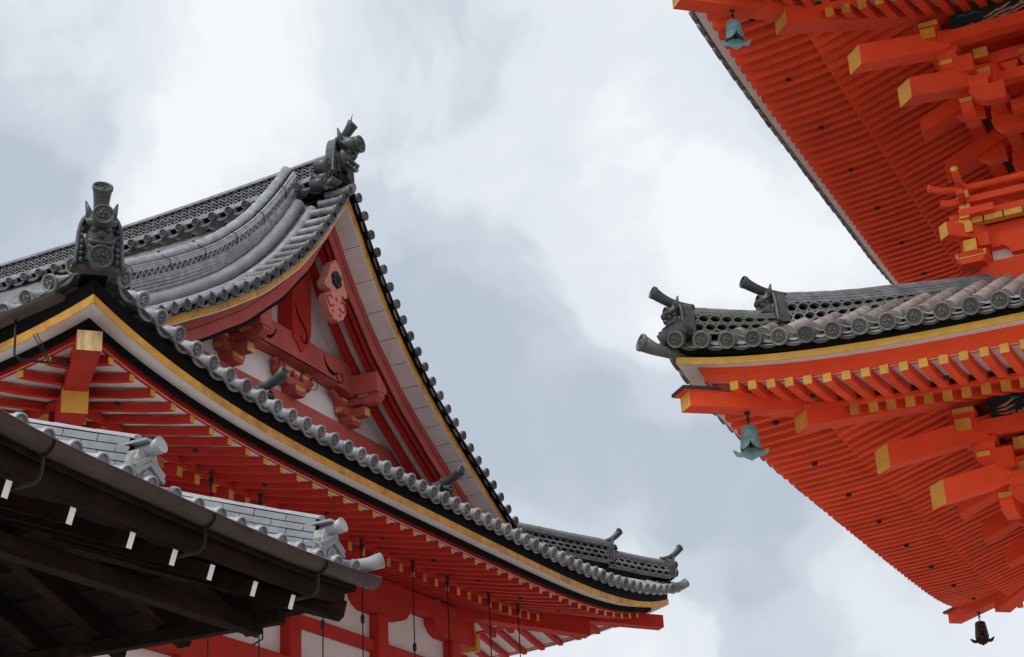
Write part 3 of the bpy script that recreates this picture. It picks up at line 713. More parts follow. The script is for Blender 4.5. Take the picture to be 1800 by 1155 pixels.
# hip ridges: lower and upper tier on the two east corners
def hipz(off):      # underside of the hip ridges above the corner diagonal (off from the fascia corner)
    return catmull([(-2.0, 7.05), (-1.14, 6.90), (-.7, 6.83), (-.3, 6.74), (.02, 6.69), (.2, 6.70)], off)
for sg in (-1, 1):
    c = V((X0, Yc+sg*HY, 0)); d = V((1, sg, 0))
    dz = -.10 if sg < 0 else 0
    ridge(gate, 'hip_ridge', [c+d*o+V((0, 0, hipz(o)+dz)) for o in [-.72+.09*k for k in range(9)]], [('n', .03, .15), ('n', .03, .14), ('x', .15, .13, .115, 2), ('n', .03, .14), ('n', .03, .12), ('c', .06)], mts=('tile_dark', 'tile'))
    if sg > 0:
        ridge(gate, 'hip_ridge', [c+d*o+V((0, 0, hipz(o)+.06-.04*(o+.7))) for o in [-1.75+.13*k for k in range(9)]], [('n', .03, .16), ('n', .03, .15), ('x', .22, .14, .115, 3), ('n', .035, .15), ('n', .035, .13), ('c', .065)], mts=('tile_dark', 'tile'))
        ornament(gate, c+d*(-.66)+V((0, 0, 6.93)), d, .28, .36, pdir=(.72, .70), plen=.32, pr=.052, big=False)
        ornament(gate, c+d*(.06)+V((0, 0, 6.72)), d, .26, .34, pdir=(.70, .72), plen=.32, pr=.052, big=False)
        b = MB(); b.tube([c+d*o+V((0, 0, z)) for o, z in ((-.05, 6.60), (.08, 6.60), (.17, 6.63), (.235, 6.69))], 0, 'tile', 12, rs=[.06, .062, .068, .075]); b.build('corner_tile', gate)
    else:
        ornament(gate, c+d*(.23)+V((0, 0, 6.50)), d, .42, .56, pdir=(.26, .96), plen=.30, pr=.082)
ornament(gate, (Gx-.20, Yc, 11.07), (1, 0, 0), .54, .64, pdir=(.62, .78), plen=.36, pr=.075, spike=True, big=False)
for sg in (-1, 1):
    b = MB()      # curled foot tile beside the ridge end
    for (dy, dz, r) in ((.27, -.02, .075), (.36, -.15, .095), (.24, .17, .11)):
        b.tube([(Gx-.44, Yc+sg*dy, 11.05+dz), (Gx-.24, Yc+sg*dy, 11.05+dz)], r, 'tile_mask', 12)
        b.tube([(Gx-.23, Yc+sg*dy+r*(.75-.09*k)*math.cos(k*.7), 11.05+dz+r*(.75-.09*k)*math.sin(k*.7)) for k in range(9)], .010, 'tile_dark', 5, up=(1, 0, 0))
    b.build('ridge_foot_tile', gate)
# short ridges on the east skirt with small ornaments
for t, o1 in ((-3.70, -.42), (.32, -.42)):
    base = [(E_.P(o, Yc*0+t, zskirt(.1-o)+.02)) for o in (-1.75, -1.4, -1.1, -.8, o1)]
    ridge(gate, 'short_ridge', base, [('n', .035, .15), ('n', .035, .14), ('n', .035, .13), ('n', .035, .12), ('c', .065)], mts=('tile_dark', 'tile_dark'))
    ornament(gate, E_.P(o1+.02, t, zskirt(.1-o1)-.02), (1, 0, 0), .30, .34, pdir=(.88, .48), plen=.36, pr=.062, big=False)

# walls -------------------------------------------------------------
wx = X0-2.52
wb = MB(); wb.plate([(Yc-4.5, -1.6), (Yc+4.45, -1.6), (Yc+4.45, 6.3), (Yc-4.5, 6.3)], (wx-.1, 0, 0), (0, 1, 0), (0, 0, 1), (1, 0, 0), .16, 'plaster')
wb.plate([(-20, -1.6), (wx-.1, -1.6), (wx-.1, 6.3), (-20, 6.3)], (0, Yc+4.35, 0), (1, 0, 0), (0, 0, 1), (0, 1, 0), .16, 'plaster')
wb.plate([(-20, -1.6), (wx-.1, -1.6), (wx-.1, 6.3), (-20, 6.3)], (0, Yc-4.42, 0), (1, 0, 0), (0, 0, 1), (0, 1, 0), .16, 'plaster')
wall = wb.build('wall', gate)
for t in (-4.30, -2.15, .05, 2.24, 4.36):
    b = MB(); b.box((wx+.0, Yc+t, 2.02), (.27, .27, 7.2), 'red'); b.build('column', wall, bevel=.02)
for xx in (-14.1, -16.3, -18.5):
    b = MB(); b.box((xx, Yc+4.36, 2.02), (.27, .27, 7.2), 'red'); b.build('column', wall, bevel=.02)
for z0, z1, dd in ((5.10, 5.26, 0), (4.30, 4.66, .06)):
    b = MB(); b.box((wx-.01, Yc, (z0+z1)/2), (.16+dd*2, 8.9, z1-z0), 'red'); b.build('cross_beam', wall, bevel=.01)
b = MB(); b.box((wx-.0, Yc, 5.98), (.30, 9.9, .27), 'red'); b.box((-16, Yc+4.36, 5.98), (7.5, .30, .27), 'red'); b.bar((wx, Yc+4.9, 5.98), (wx, Yc+4.96, 5.98), .31, .28, 'ochre_old'); b.build('wall_plate', wall, bevel=.01)
for t in (-4.30, -2.15, .05, 2.24, 4.36):
    b = MB()
    b.plate([(-.72, .235), (-.70, .14), (-.60, .05), (-.45, 0), (.45, 0), (.60, .05), (.70, .14), (.72, .235)], (wx+.02, Yc+t, 5.61), (0, 1, 0), (0, 0, 1), (1, 0, 0), .26, 'red')
    if t > 4: b.box((wx+.05, Yc+t+.60, 5.70), (.28, .1, .26), 'ochre_old')
    b.build('bracket_arm', wall)
b = MB()
b.plate([(math.cos(k*PI/3)*.09, math.sin(k*PI/3)*.12) for k in range(6)], (wx+.09, 14.98, 4.50), (0, 1, 0), (0, 0, 1), (1, 0, 0), .05, 'iron'); b.ell((wx+.12, 14.98, 4.50), (.03, .03, .03), 'iron')
b.build('iron_stud', wall)

# hanging rods (for blinds) from the east eave
descr = ['thin black rod hanging under the left eave, above the first small roof ornament', 'thin black rod hanging under the left eave, just left of the second small roof ornament',
 'thin black rod whose top is hidden behind the end of the dark pavilion beam', 'thin black rod with a turnbuckle coming down beside the gutter end of the dark roof',
 'thin black rod with a turnbuckle between the middle column and the corner column', 'thin black rod with a turnbuckle in front of the corner column of the red hall',
 'thin black rod just right of the corner column, over the white far soffit', 'rightmost thin black rod hanging under the red eave']
ry = [14.72, 15.65, 16.95, 17.85, 19.12, 20.06, 21.28, 22.20]
for i, y in enumerate(ry):
    t = y-Yc; b = MB(); zt_ = 5.90+up_board(t)
    b.tube([(X0-1.2, y, zt_), (X0-1.2, y, zt_-4.5)], .0085, 'iron', 6, up=(0, 1, 0))
    b.lathe((X0-1.2, y, zt_), (0, 0, -1), [(0, .03), (.02, .03), (.05, .015), (.10, .028), (.13, .028), (.16, .012)], 'iron', 8)
    zz = zt_-1.0-.12*(i % 3)
    b.lathe((X0-1.2, y, zz), (0, 0, -1), [(-.06, .011), (-.03, .026), (.03, .026), (.06, .011)], 'iron', 8)
    o = b.build('hanging_rod'); o['label'] = descr[i]; o['category'] = 'rod'; o['group'] = 'rods hanging from the red eave'
# gutter on the south eave
b = MB()
gp = [(x, Y0-.30, 6.335-.16*(-9.5-x)+.012*(x+9.5)**2) for x in (-9.5, -9.9, -10.3, -10.8, -11.4, -12.2, -13.2)]
prof = [(.075*math.cos(a), .075*math.sin(a)) for a in [PI+PI*k/8 for k in range(9)]]+[(.07*math.cos(a), .07*math.sin(a)) for a in [2*PI-PI*k/8 for k in range(9)]]
b.sweep(gp, prof, 'gutter', sm=False)
e0 = V(gp[0]); b.plate([(.075*math.cos(a), .075*math.sin(a)) for a in [PI+PI*k/8 for k in range(9)]], e0, (0, 1, 0), (0, 0, 1), (1, 0, 0), .008, 'gutter')
gut = b.build('roof_gutter', gate)
b = MB(); b.tube([(-9.98, Y0-.30, 6.20), (-9.97, Y0-.30, 5.86), (-9.94, Y0-.26, 5.82), (-9.80, Y0-.05, 5.83), (-9.70, Y0+.12, 5.86)], .012, 'iron', 6)
b.tube([(-9.95, Y0-.10, 6.12), (-9.80, Y0-.06, 5.84)], .006, 'iron', 5); b.tube([(-9.91, Y0-.10, 6.12), (-9.78, Y0-.06, 5.84)], .006, 'iron', 5); b.build('gutter_bracket', gut)

# ================================================================== PAGODA (right)
PX, PY = .346, 19.671
pag = thing('pagoda', 'tall vermilion pagoda with stacked eaves, railed balcony and ochre beam ends, on the right', 'pagoda')
def tier(dh, dz, tag_, lower):
    H = 5.40+dh
    up = lambda t: .35*(abs(t)/(5.52+dh))**5
    upb = lambda t: .33*(abs(t)/(5.6+dh))**5
    sides = {}
    for nm, n, u in (('S', (0, -1, 0), (1, 0, 0)), ('W', (-1, 0, 0), (0, 1, 0)), ('N', (0, 1, 0), (1, 0, 0)), ('E', (1, 0, 0), (0, 1, 0))):
        sides[nm] = Side(V((PX, PY, dz))+V(n)*H, n, u, -H, H, True, True, upb)
    zr = lambda h: 5.67+.49*(5.52-h)-.004*(5.52-h)**2      # h measured for the lower tier
    secs = [(.08, 5.65), (-.4, zr(5.0)), (-.9, zr(4.5)), (-1.4, zr(4.0)), (-1.9, zr(3.5)), (-2.4, zr(3.0)), (-2.75, zr(2.65))]
    rb = MB()
    for s in sides.values(): s.sheet(rb, secs, 'tile_brown' if lower else 'tile', 60, up)
    ro = rb.build('roof', pag)
    for nm in (('S', 'W') if lower else ('S', 'W')):
        s = sides[nm]; lim = H+.02; pitch = .244; n = int(2*lim/pitch)
        for i in range(n+1):
            t = -5.341-dh+i*pitch
            if t > lim-.1: break
            if nm == 'S' and t > 1.5: continue
            if nm == 'S' and not lower: continue
            dzz = up(t+.12)-up(t-.12); fz = V((0, 0, 1))-s.u*(dzz/.24)
            inst('eave_tile', TM['pag' if nm == 'S' else 'pagd'], ro, frame(s.P(.12, t, 5.712+up(t)), s.n+V((0, 0, -.40)), fz))
            if nm == 'S' and lower:
                dm = min(2.45, H-abs(t)-.12)
                if dm > .35:
                    b = MB(); m_ = max(2, int(dm/.3)); row_tube(b, [s.P(.12-d, t, zr(5.52-d)+.035+up(t)) for d in [lerp(.30, dm, k/m_) for k in range(m_+1)]], .074, 'tile_brown'); b.build('cover_tile_row', ro)
                if dm > .3:
                    # stacked trough tiles peeping out above the eave tiles
                    b = MB()
                    for q in range(2):
                        P = [(pitch/2+.145*math.cos(a), .145*math.sin(a)) for a in [R(-90-50+100*k/8) for k in range(9)]]
                        oo = -.16-.10*q
                        f = [s.P(oo, t+y, zr(5.40+oo)+.15+z+up(t)) for y, z in P]; g_ = [s.P(oo-.02, t+y, zr(5.40+oo)+.15+z+.022+up(t)) for y, z in P]; h_ = [s.P(oo-.3, t+y, zr(5.10+oo)+.13+z+up(t)) for y, z in P]
                        fi = [b.av(p) for p in f]; gi = [b.av(p) for p in g_]; hi_ = [b.av(p) for p in h_]
                        for k in range(8): b.af((fi[k], fi[k+1], gi[k+1], gi[k]), 'tile', True); b.af((gi[k], gi[k+1], hi_[k+1], hi_[k]), 'tile', True)
                    b.build('trough_tile', ro)
    vis = [sides[k] for k in 'SWNE']
    b = MB()
    for s in vis: s.strip(b, [(.03, 5.655), (-.8, 5.97), (-.8, 5.70), (-.02, 5.61), (0.02, 5.613)], 'black', upf=up)  # black strip painted in as the shaded gap below the eave tiles
    ev = b.build('eave', pag)
    b = MB(); [s.strip(b, [(0, 5.545), (0, 5.611), (-.09, 5.62), (-.09, 5.557)], 'ochre') for s in vis]; b.build('ochre_fascia', ev)
    b = MB(); [s.strip(b, [(-.004, 5.543), (-.09, 5.553), (-.18, 5.562), (-.18, 5.585), (-.09, 5.575)], 'limewash') for s in vis]; b.build('white_soffit_board', ev)
    b = MB(); [s.strip(b, [(-.145, 5.558), (-.19, 5.508), (-.19, 5.43), (-.28, 5.43), (-.28, 5.565)], 'orange') for s in vis]; b.build('red_eave_beam', ev)
    b = MB()
    for s in vis:
        s.strip(b, [(-.21, 5.426), (-1.06, 5.515), (-1.06, 5.53), (-.21, 5.44)], 'limewash')
        s.strip(b, [(-1.04, 5.412), (-2.84, 5.96), (-2.84, 5.98), (-1.04, 5.43)], 'limewash')
        s.strip(b, [(-1.00, 5.405), (-1.00, 5.44), (-1.10, 5.44), (-1.10, 5.405)], 'orange')
    b.build('soffit_board', ev)
    fl = []; bs = []
    pit = .1742
    for nm in ('S', 'W', 'N'):
        s = sides[nm]; k = 0
        t = -4.922-dh*-1 if False else -(4.922+dh)
        while t < H-.3:
            tt = t; t += pit
            if nm == 'S' and tt > -1.0: break
            if nm == 'N' and tt > -2.6: break
            lim = H-abs(tt)+.06
            o1 = min(1.14, lim)
            if o1 > .28:
                def f1(b, s=s, tt=tt, o1=o1):
                    ds = [0, .12, .35, .65, 1.0]; mx_ = o1-.16
                    ls = [d for d in ds if d < mx_]+[mx_]
                    rafter_mesh(b, s, tt, [(-.16-d, 5.343+.035*d+.06*d*d) for d in ls], 0, .078, .082, 'orange', 'ochre')
                fl.append((camdist(s.P(0, tt, 5.5)), f1))
            o2 = min(2.85, lim)
            if o2 > 1.25:
                def f2(b, s=s, tt=tt, o2=o2):
                    rafter_mesh(b, s, tt, [(-1.04, 5.302), (-o2, 5.302+.305*(o2-1.04))], 0, .088, .105, 'orange', 'ochre_old')
                bs.append((camdist(s.P(0, tt, 5.5)), f2))
    for tt in [-4.3+1.22*i for i in range(8)]:
        for nm in ('W', 'S'):
            if nm == 'S' and tt > -2.5: continue
            s = sides[nm]; inst('bolt_cap', BOLT, ev, Matrix.Translation(s.P(-.56, tt, 5.345+up(tt))))
    # corner beams
    for sx, sy in ((-1, -1), (-1, 1)):
        c = V((PX, PY, dz)); d = V((sx, sy, 0)); tip = 5.36+dh
        b = MB(); b.bar(c+d*(4.2+dh)+V((0, 0, 5.50)), c+d*tip+V((0, 0, 5.452)), .20, .15, 'orange', endm='ochre', vert=True)
        b.bar(c+d*(tip-.20)+V((0, 0, 5.556)), c+d*(tip+.05)+V((0, 0, 5.546)), .27, .03, 'copper', vert=True); b.bar(c+d*(tip-.20)+V((0, 0, 5.534)), c+d*(tip+.04)+V((0, 0, 5.526)), .235, .012, 'orange', vert=True)
        b.bar(c+d*(2.6+dh)+V((0, 0, 5.95)), c+d*(4.53+dh)+V((0, 0, 5.365)), .24, .21, 'orange', endm='ochre_old', vert=True)
        b.build('corner_beam', ev)
    # tail beams on the diagonals and along the west and south sides
    c = V((PX, PY, dz))
    for sx, sy in ((-1, -1), (-1, 1)):
        d = V((sx, sy, 0))
        for h0, zc in ((3.95, 5.02), (3.56, 4.70)):
            b = MB(); b.bar(c+d*(1.9+dh)+V((0, 0, zc+.45*(h0-1.9))), c+d*(h0+dh)+V((0, 0, zc)), .25, .235, 'orange', endm='ochre', vert=True); b.build('tail_beam', ev, bevel=.008)
    for n_, u_ in (((-1, 0, 0), (0, 1, 0)), ((0, -1, 0), (1, 0, 0))):
        n_, u_ = V(n_), V(u_)
        for t in (-1.80, -.62, .62, 1.80):
            b = MB()
            for h0, zc in ((3.70, 5.02),):
                b.bar(c+n_*(1.7+dh)+u_*t+V((0, 0, zc+.42*(h0-1.7))), c+n_*(h0+dh)+u_*t+V((0, 0, zc)), .24, .20, 'orange', endm='orange', vert=True)
            b.build('tail_beam', ev, bevel=.008)
    # purlins, painted panels and stepped brackets
    hw = 1.95+dh
    b = MB()
    for n_, u_ in (((-1, 0, 0), (0, 1, 0)), ((0, -1, 0), (1, 0, 0))):
        n_, u_ = V(n_), V(u_)
        for (hh, z_, w_, h_) in ((3.24+dh, 5.36, .16, .13), (2.8+dh, 5.22, .15, .13), (2.4+dh, 5.10, .15, .15), (2.8+dh, 4.98, .14, .12), (2.4+dh, 4.82, .14, .12), (2.0+dh, 4.60, .18, .2), (2.0+dh, 4.9, .18, .14)):
            L_ = hh+.25
            dd_ = .004 if n_.x else 0
            b.bar(c+n_*hh+u_*(-L_+dd_)+V((0, 0, z_+dd_)), c+n_*hh+u_*(L_-dd_)+V((0, 0, z_+dd_)), w_-dd_, h_-3*dd_, 'orange', endm='ochre_old', end='ab')
        for k in range(-11, 12):
            for hh, z_ in ((2.8+dh, 5.10), (2.4+dh, 4.95)):
                t = k*.29
                if abs(t) > hh: continue
                b.plate([(-.06, 0), (.06, 0), (.09, .05), (.09, .085), (-.09, .085), (-.09, .05)], c+n_*hh+u_*t+V((0, 0, z_-.06)), u_, (0, 0, 1), n_, .17, 'orange')
    b.build('purlin', ev)
    b = MB()
    for n_, u_ in (((-1, 0, 0), (0, 1, 0)), ((0, -1, 0), (1, 0, 0))):
        n_, u_ = V(n_), V(u_); Lh = 3.03+dh
        o = c+n_*(3.17+dh)+V((0, 0, 5.565))
        b.bar(o-u_*Lh, o+u_*Lh, .05, .25, 'panel')
        random.seed(5 if lower else 9)
        fx = .035
        if n_.y == 0: continue
        # painted clouds and flames in low relief
        t = -Lh+.06
        while t < Lh-.2:
            kind_ = random.choice('scf')
            oz = random.uniform(-.05, .03)
            if kind_ == 's':
                b.tube([o+n_*(fx-.006)+u_*(t+.09+.07*math.cos(a)*(1-.1*a))+V((0, 0, oz+.085*math.sin(a)*(1-.1*a))) for a in [k*.6 for k in range(12)]], 0, 'panelpink', 5, rs=[.021-.0013*k for k in range(12)], up=n_)
            elif kind_ == 'f':
                for q in range(3): b.tube([o+n_*(fx-.006)+u_*(t+.02+.0*q)+V((0, 0, oz-.04+.03*q)), o+n_*(fx-.006)+u_*(t+.10)+V((0, 0, oz-.05+.045*q)), o+n_*(fx-.006)+u_*(t+.2)+V((0, 0, oz-.03+.06*q))], 0, 'panelpink', 5, rs=[.003, .016, .006], up=n_)
            else:
                for q in range(3): b.ell(o+n_*(fx-.012)+u_*(t+.05+.05*q)+V((0, 0, -.10+.012*q)), (.028, .012, .028), 'panelpink', 8, 5)
                b.tube([o+n_*(fx-.006)+u_*(t)+V((0, 0, .06)), o+n_*(fx-.006)+u_*(t+.07)+V((0, 0, .075)), o+n_*(fx-.006)+u_*(t+.13)+V((0, 0, .05))], 0, 'panelgreen', 5, rs=[.006, .02, .006], up=n_)
            t += .13
    b.build('painted_panel', ev)
    # brackets: at the columns of the west and south sides and stepping out on the corner diagonal
    def stack(b, o, n_, u_, steps):
        for k, (h_, z_) in enumerate(steps):
            p = c+o+n_*h_+V((0, 0, z_))
            # bearing block with an ochre upper face
            b.plate([(-.07, 0), (.07, 0), (.10, .07), (-.10, .07)], p+V((0, 0, -.07)), u_, (0, 0, 1), n_, .2, 'orange')
            b.bar(p+n_*.08+V((0, 0, .03)), p+n_*(-.12)+V((0, 0, .03)), .205, .062, 'orange')
            b.bar(p+n_*.0825+V((0, 0, .03)), p+n_*(.088)+V((0, 0, .03)), .205, .062, 'ochre')
            # projecting arm under it, rounded at its end
            q = [(.0, .10), (.10, .10), (.10, .05)]+[(.10-.22*(1-math.cos(a)), .05-.15*math.sin(a)) for a in [R(15*j) for j in range(1, 6)]]+[(-.25, -.10), (-.25, .10)]
            b.plate(q, p+V((0, 0, -.165)), n_, (0, 0, 1), u_, .13, 'orange')
            b.bar(p+n_*.102+V((0, 0, -.10)), p+n_*.108+V((0, 0, -.10)), .13, .05, 'ochre')
    for nm, n_, u_ in (('W', V((-1, 0, 0)), V((0, 1, 0))), ('S', V((0, -1, 0)), V((1, 0, 0)))):
        for t in (-1.80, -.62, .62, 1.80):
            b = MB(); stack(b, u_*t, n_, u_, [(3.24+dh, 5.27), (2.82+dh, 4.99), (2.42+dh, 4.73), (2.05+dh, 4.46)])
            # wall-parallel arms with three blocks
            for h_, z_ in ((2.82+dh, 5.12), (2.42+dh, 4.86), (2.05+dh, 4.60)):
                p = c+u_*t+n_*h_+V((0, 0, z_))
                b.plate([(-.42, .12), (-.38, .03), (-.25, -.03), (.25, -.03), (.38, .03), (.42, .12)], p+V((0, 0, -.10)), u_, (0, 0, 1), n_, .12, 'orange')
                for q in (-.33, 0, .33): b.plate([(-.05, 0), (.05, 0), (.08, .045), (.08, .08), (-.08, .08), (-.08, .045)], p+u_*q+V((0, 0, .02)), u_, (0, 0, 1), n_, .16, 'orange')
                for q in (-.33, .33): b.bar(p+u_*q+n_*.082+V((0, 0, .08)), p+u_*q+n_*.087+V((0, 0, .08)), .15, .04, 'ochre_old')
            b.build('bracket', ev)
    # corner stacks whose faces look south and west
    for n_, u_, sgn in ((V((0, -1, 0)), V((1, 0, 0)), -1), (V((-1, 0, 0)), V((0, 1, 0)), -1)):
        b = MB(); 
        for k, (h_, z_) in enumerate(((3.30+dh, 5.50), (3.12+dh, 5.22), (2.86+dh, 4.86))):
            stack(b, u_*(-(3.24+dh)+.10*k), n_, u_, [(h_, z_+(.006 if n_.x else 0))])
        b.build('bracket', ev)
    return sides, ev, fl, bs, c
sidesL, evL, flL, bsL, cL = tier(0, 0, 'lower', True)
sidesU, evU, flU, bsU, cU_ = tier(-.22, 4.42, 'upper', False)
def rafters_out(items_l, items_u, name):
    allr = sorted([(d, f, evL) for d, f in items_l]+[(d, f, evU) for d, f in items_u], key=lambda q: q[0])
    for d, f, p in allr[:100]:
        b = MB(); f(b); b.build(name, p)
    for ev in (evL, evU):
        rest = [f for d, f, p in allr[100:] if p is ev]
        if rest:
            b = MB()
            for f in rest: f(b)
            b.build(name, ev, kind='stuff')
rafters_out(flL, flU, 'flying_rafter'); rafters_out(bsL, bsU, 'base_rafter')
# lower hip ridge, two tiers, with ornaments
c = V((PX, PY, 0)); d = V((-1, -1, 0))
def hz(h): return catmull([(2.8, 6.90), (3.5, 6.64), (4.0, 6.44), (4.6, 6.24), (5.0, 6.13), (5.35, 6.08)], h)
ridge(pag, 'hip_ridge', [c+d*h+V((0, 0, hz(h)-.02)) for h in (4.55, 4.7, 4.85, 5.0, 5.15, 5.28)], [('n', .03, .15), ('x', .17, .13, .12, 2), ('n', .03, .13), ('n', .03, .11), ('c', .05)], mts=('tile_moss', 'tile_moss'), taper=[.45, .6, .75, .9, 1, 1.05])
ridge(pag, 'hip_ridge', [c+d*h+V((0, 0, hz(h)-.0)) for h in (2.85, 3.1, 3.4, 3.7, 4.0, 4.2, 4.4, 4.6)], [('n', .025, .17), ('x', .19, .15, .125, 2), ('n', .035, .16), ('n', .035, .14), ('n', .03, .12), ('c', .055)], mts=('tile', 'tile_moss'), taper=[.12, .2, .32, .5, .68, .8, .95, 1.1])
ornament(pag, c+d*5.36+V((0, 0, 6.05)), d, .34, .36, pdir=(.86, .52), plen=.31, pr=.054, big=False)
ornament(pag, c+d*4.66+V((0, 0, 6.27)), d, .34, .36, pdir=(.90, .44), plen=.33, pr=.054, big=False)
b = MB(); b.tube([c+d*h+V((0, 0, z)) for h, z in ((5.25, 5.93), (5.45, 5.92), (5.55, 5.95), (5.635, 6.0))], 0, 'tile_dark', 12, rs=[.048, .050, .060, .080]); b.crest(c+d*5.64+V((0, 0, 6.003)), d+V((0, 0, .4)), (0, 0, 1), .085, 'tile_dark'); b.build('corner_tile', pag)
# bodies
b = MB(); b.box((PX, PY, 2.0), (3.9, 3.9, 7.4), 'plaster'); b.box((PX, PY, 8.6), (3.5, 3.5, 4.4), 'plaster'); body = b.build('wall', pag)
for z0, hw in ((2.0, 1.95), (8.6, 1.75)):
    for t in (-1, -.33, .33, 1):
        for s_ in ((-1, t), (t, -1), (1, t), (t, 1)):
            if (t in (-1, 1)) and s_[0] != -1 and s_[1] != -1 and False: continue
            b = MB(); b.tube([(PX+s_[0]*hw, PY+s_[1]*hw, z0-3.6), (PX+s_[0]*hw, PY+s_[1]*hw, z0+(2.7 if z0 < 5 else 1.0))], .14, 'orange', 14, up=(0, 1, 0)); b.build('column', body)
# balcony of the second storey
bal = MB()
def balc(b, h, z0, z1, mt, dep=.12, ext=0, endm=None):
    for n_, u_ in ((V((-1, 0, 0)), V((0, 1, 0))), (V((0, -1, 0)), V((1, 0, 0))), (V((0, 1, 0)), V((1, 0, 0)))):
        o = c+n_*(h-dep/2)+V((0, 0, (z0+z1)/2)); q = 0.004 if n_.x == 0 else -.004
        b.bar(o-u_*(h+ext+q), o+u_*(h+ext+q), dep, z1-z0+q, mt, endm=endm, end='ab')
balc(bal, 2.92, 6.86, 7.20, 'orange', .16)
balc(bal, 2.80, 7.20, 7.40, 'plaster', .06)
balc(bal, 2.90, 7.36, 7.50, 'orange', .12, ext=.1)
balc(bal, 3.02, 7.67, 7.75, 'orange', .35, ext=.12, endm='orange')
balc(bal, 3.035, 7.615, 7.67, 'ochre', .10, ext=.06)
balc(bal, 2.86, 7.5, 7.62, 'orange', .14)
for n_, u_ in ((V((-1, 0, 0)), V((0, 1, 0))), (V((0, -1, 0)), V((1, 0, 0)))):
    for k in range(-4, 5):
        t = k*.62
        # blocks with dark cusped gaps between the two beams
        bal.plate([(-.2, 0), (.2, 0), (.14, -.05), (.12, -.11), (-.12, -.11), (-.14, -.05)], c+n_*2.84+u_*t+V((0, 0, 7.37)), u_, (0, 0, 1), n_, .14, 'orange')
    for k in range(-14, 15):
        t = k*.2
        bal.bar(c+n_*3.04+u_*t+V((0, 0, 7.60)), c+n_*3.04+u_*t+V((0, 0, 7.675)), .012, .012, 'iron', up=u_)
    for t in (-1.9, -.95, 0, .95, 1.9): bal.box(c+n_*2.97+u_*t+V((0, 0, 7.82)), (.09, .09, .16), 'orange')
balc_o = bal.build('balcony', pag)
b = MB()
for n_, u_ in ((V((-1, 0, 0)), V((0, 1, 0))), (V((0, -1, 0)), V((1, 0, 0)))):
    lift = .0 if n_.x else .012
    def pth(z, ext, rise): return [c+n_*2.97+u_*t+V((0, 0, z+lift+r_)) for t, r_ in ((-2.97-ext, rise), (-2.97-ext*.6, rise*.35), (-2.97-ext*.2, .01), (-2.8, 0), (0, 0), (2.8, 0), (2.97+ext*.6, rise*.35), (2.97+ext, rise))]
    b.tube(pth(8.03, .34, .10), .038, 'orange', 12); e = pth(8.03, .34, .10)[0]; b.lathe(e, -u_+V((0, 0, .4)), [(-.01, .039), (.004, .036), (.005, 0)], 'ochre', 14)
    b.sweep(pth(7.885, .24, .03), [(-.035, -.035), (.035, -.035), (.035, .035), (-.035, .035)], 'orange')
b.build('railing', balc_o)
b = MB()
cc = c+V((-2.97, -2.97, 0))
for z, w_, h_ in ((7.955, .12, .10), (7.80, .11, .09)):
    b.box(cc+V((.0, 0, z-.0)), (w_, w_, h_), 'orange'); b.box(cc+V((0, -w_/2-.003, z+.0)), (w_-.0, .006, h_-.02), 'ochre')
b.box(cc+V((0, 0, 7.88)), (.085, .085, .42), 'orange')
for z, q, ext in ((7.70, .10, .16), (7.56, .11, .12), (7.36, .13, .10)):
    for n_, u_ in ((V((-1, 0, 0)), V((0, 1, 0))), (V((0, -1, 0)), V((1, 0, 0)))):
        dd_ = .004 if n_.x else 0; b.bar(cc+n_*(.0 if n_.x else -.3)+V((0, 0, z+dd_)), cc+n_*ext+V((0, 0, z+dd_)), q-dd_, q*1.05-3*dd_, 'orange', endm='ochre')
b.bar(cc+V((.3, .3, 7.54)), cc+V((-.22, -.22, 7.53)), .14, .15, 'orange', endm='ochre')
for n_, u_ in ((V((-1, 0, 0)), V((0, 1, 0))), (V((0, -1, 0)), V((1, 0, 0)))):
    dd_ = .004 if n_.x else 0; b.plate([(-.1+dd_, dd_), (.1-dd_, dd_), (.17-dd_, .12-dd_), (-.17+dd_, .12-dd_)], cc+n_*.0+V((0, 0, 7.16)), u_, (0, 0, 1), n_, .26-dd_, 'orange'); b.bar(cc+n_*.132+V((0, 0, 7.25)), cc+n_*.138+V((0, 0, 7.25)), .30, .06, 'ochre')
for (z0, z1) in ((7.99, 7.92), (7.85, 7.77)):
    for dd in (V((-.2, .03, 0)), V((.03, -.2, 0))): b.tube([cc+dd+V((0, 0, z0)), cc+dd*.85+V((0, 0, z1))], .006, 'iron', 5, up=(0, 1, 0))
b.build('corner_joint', balc_o)

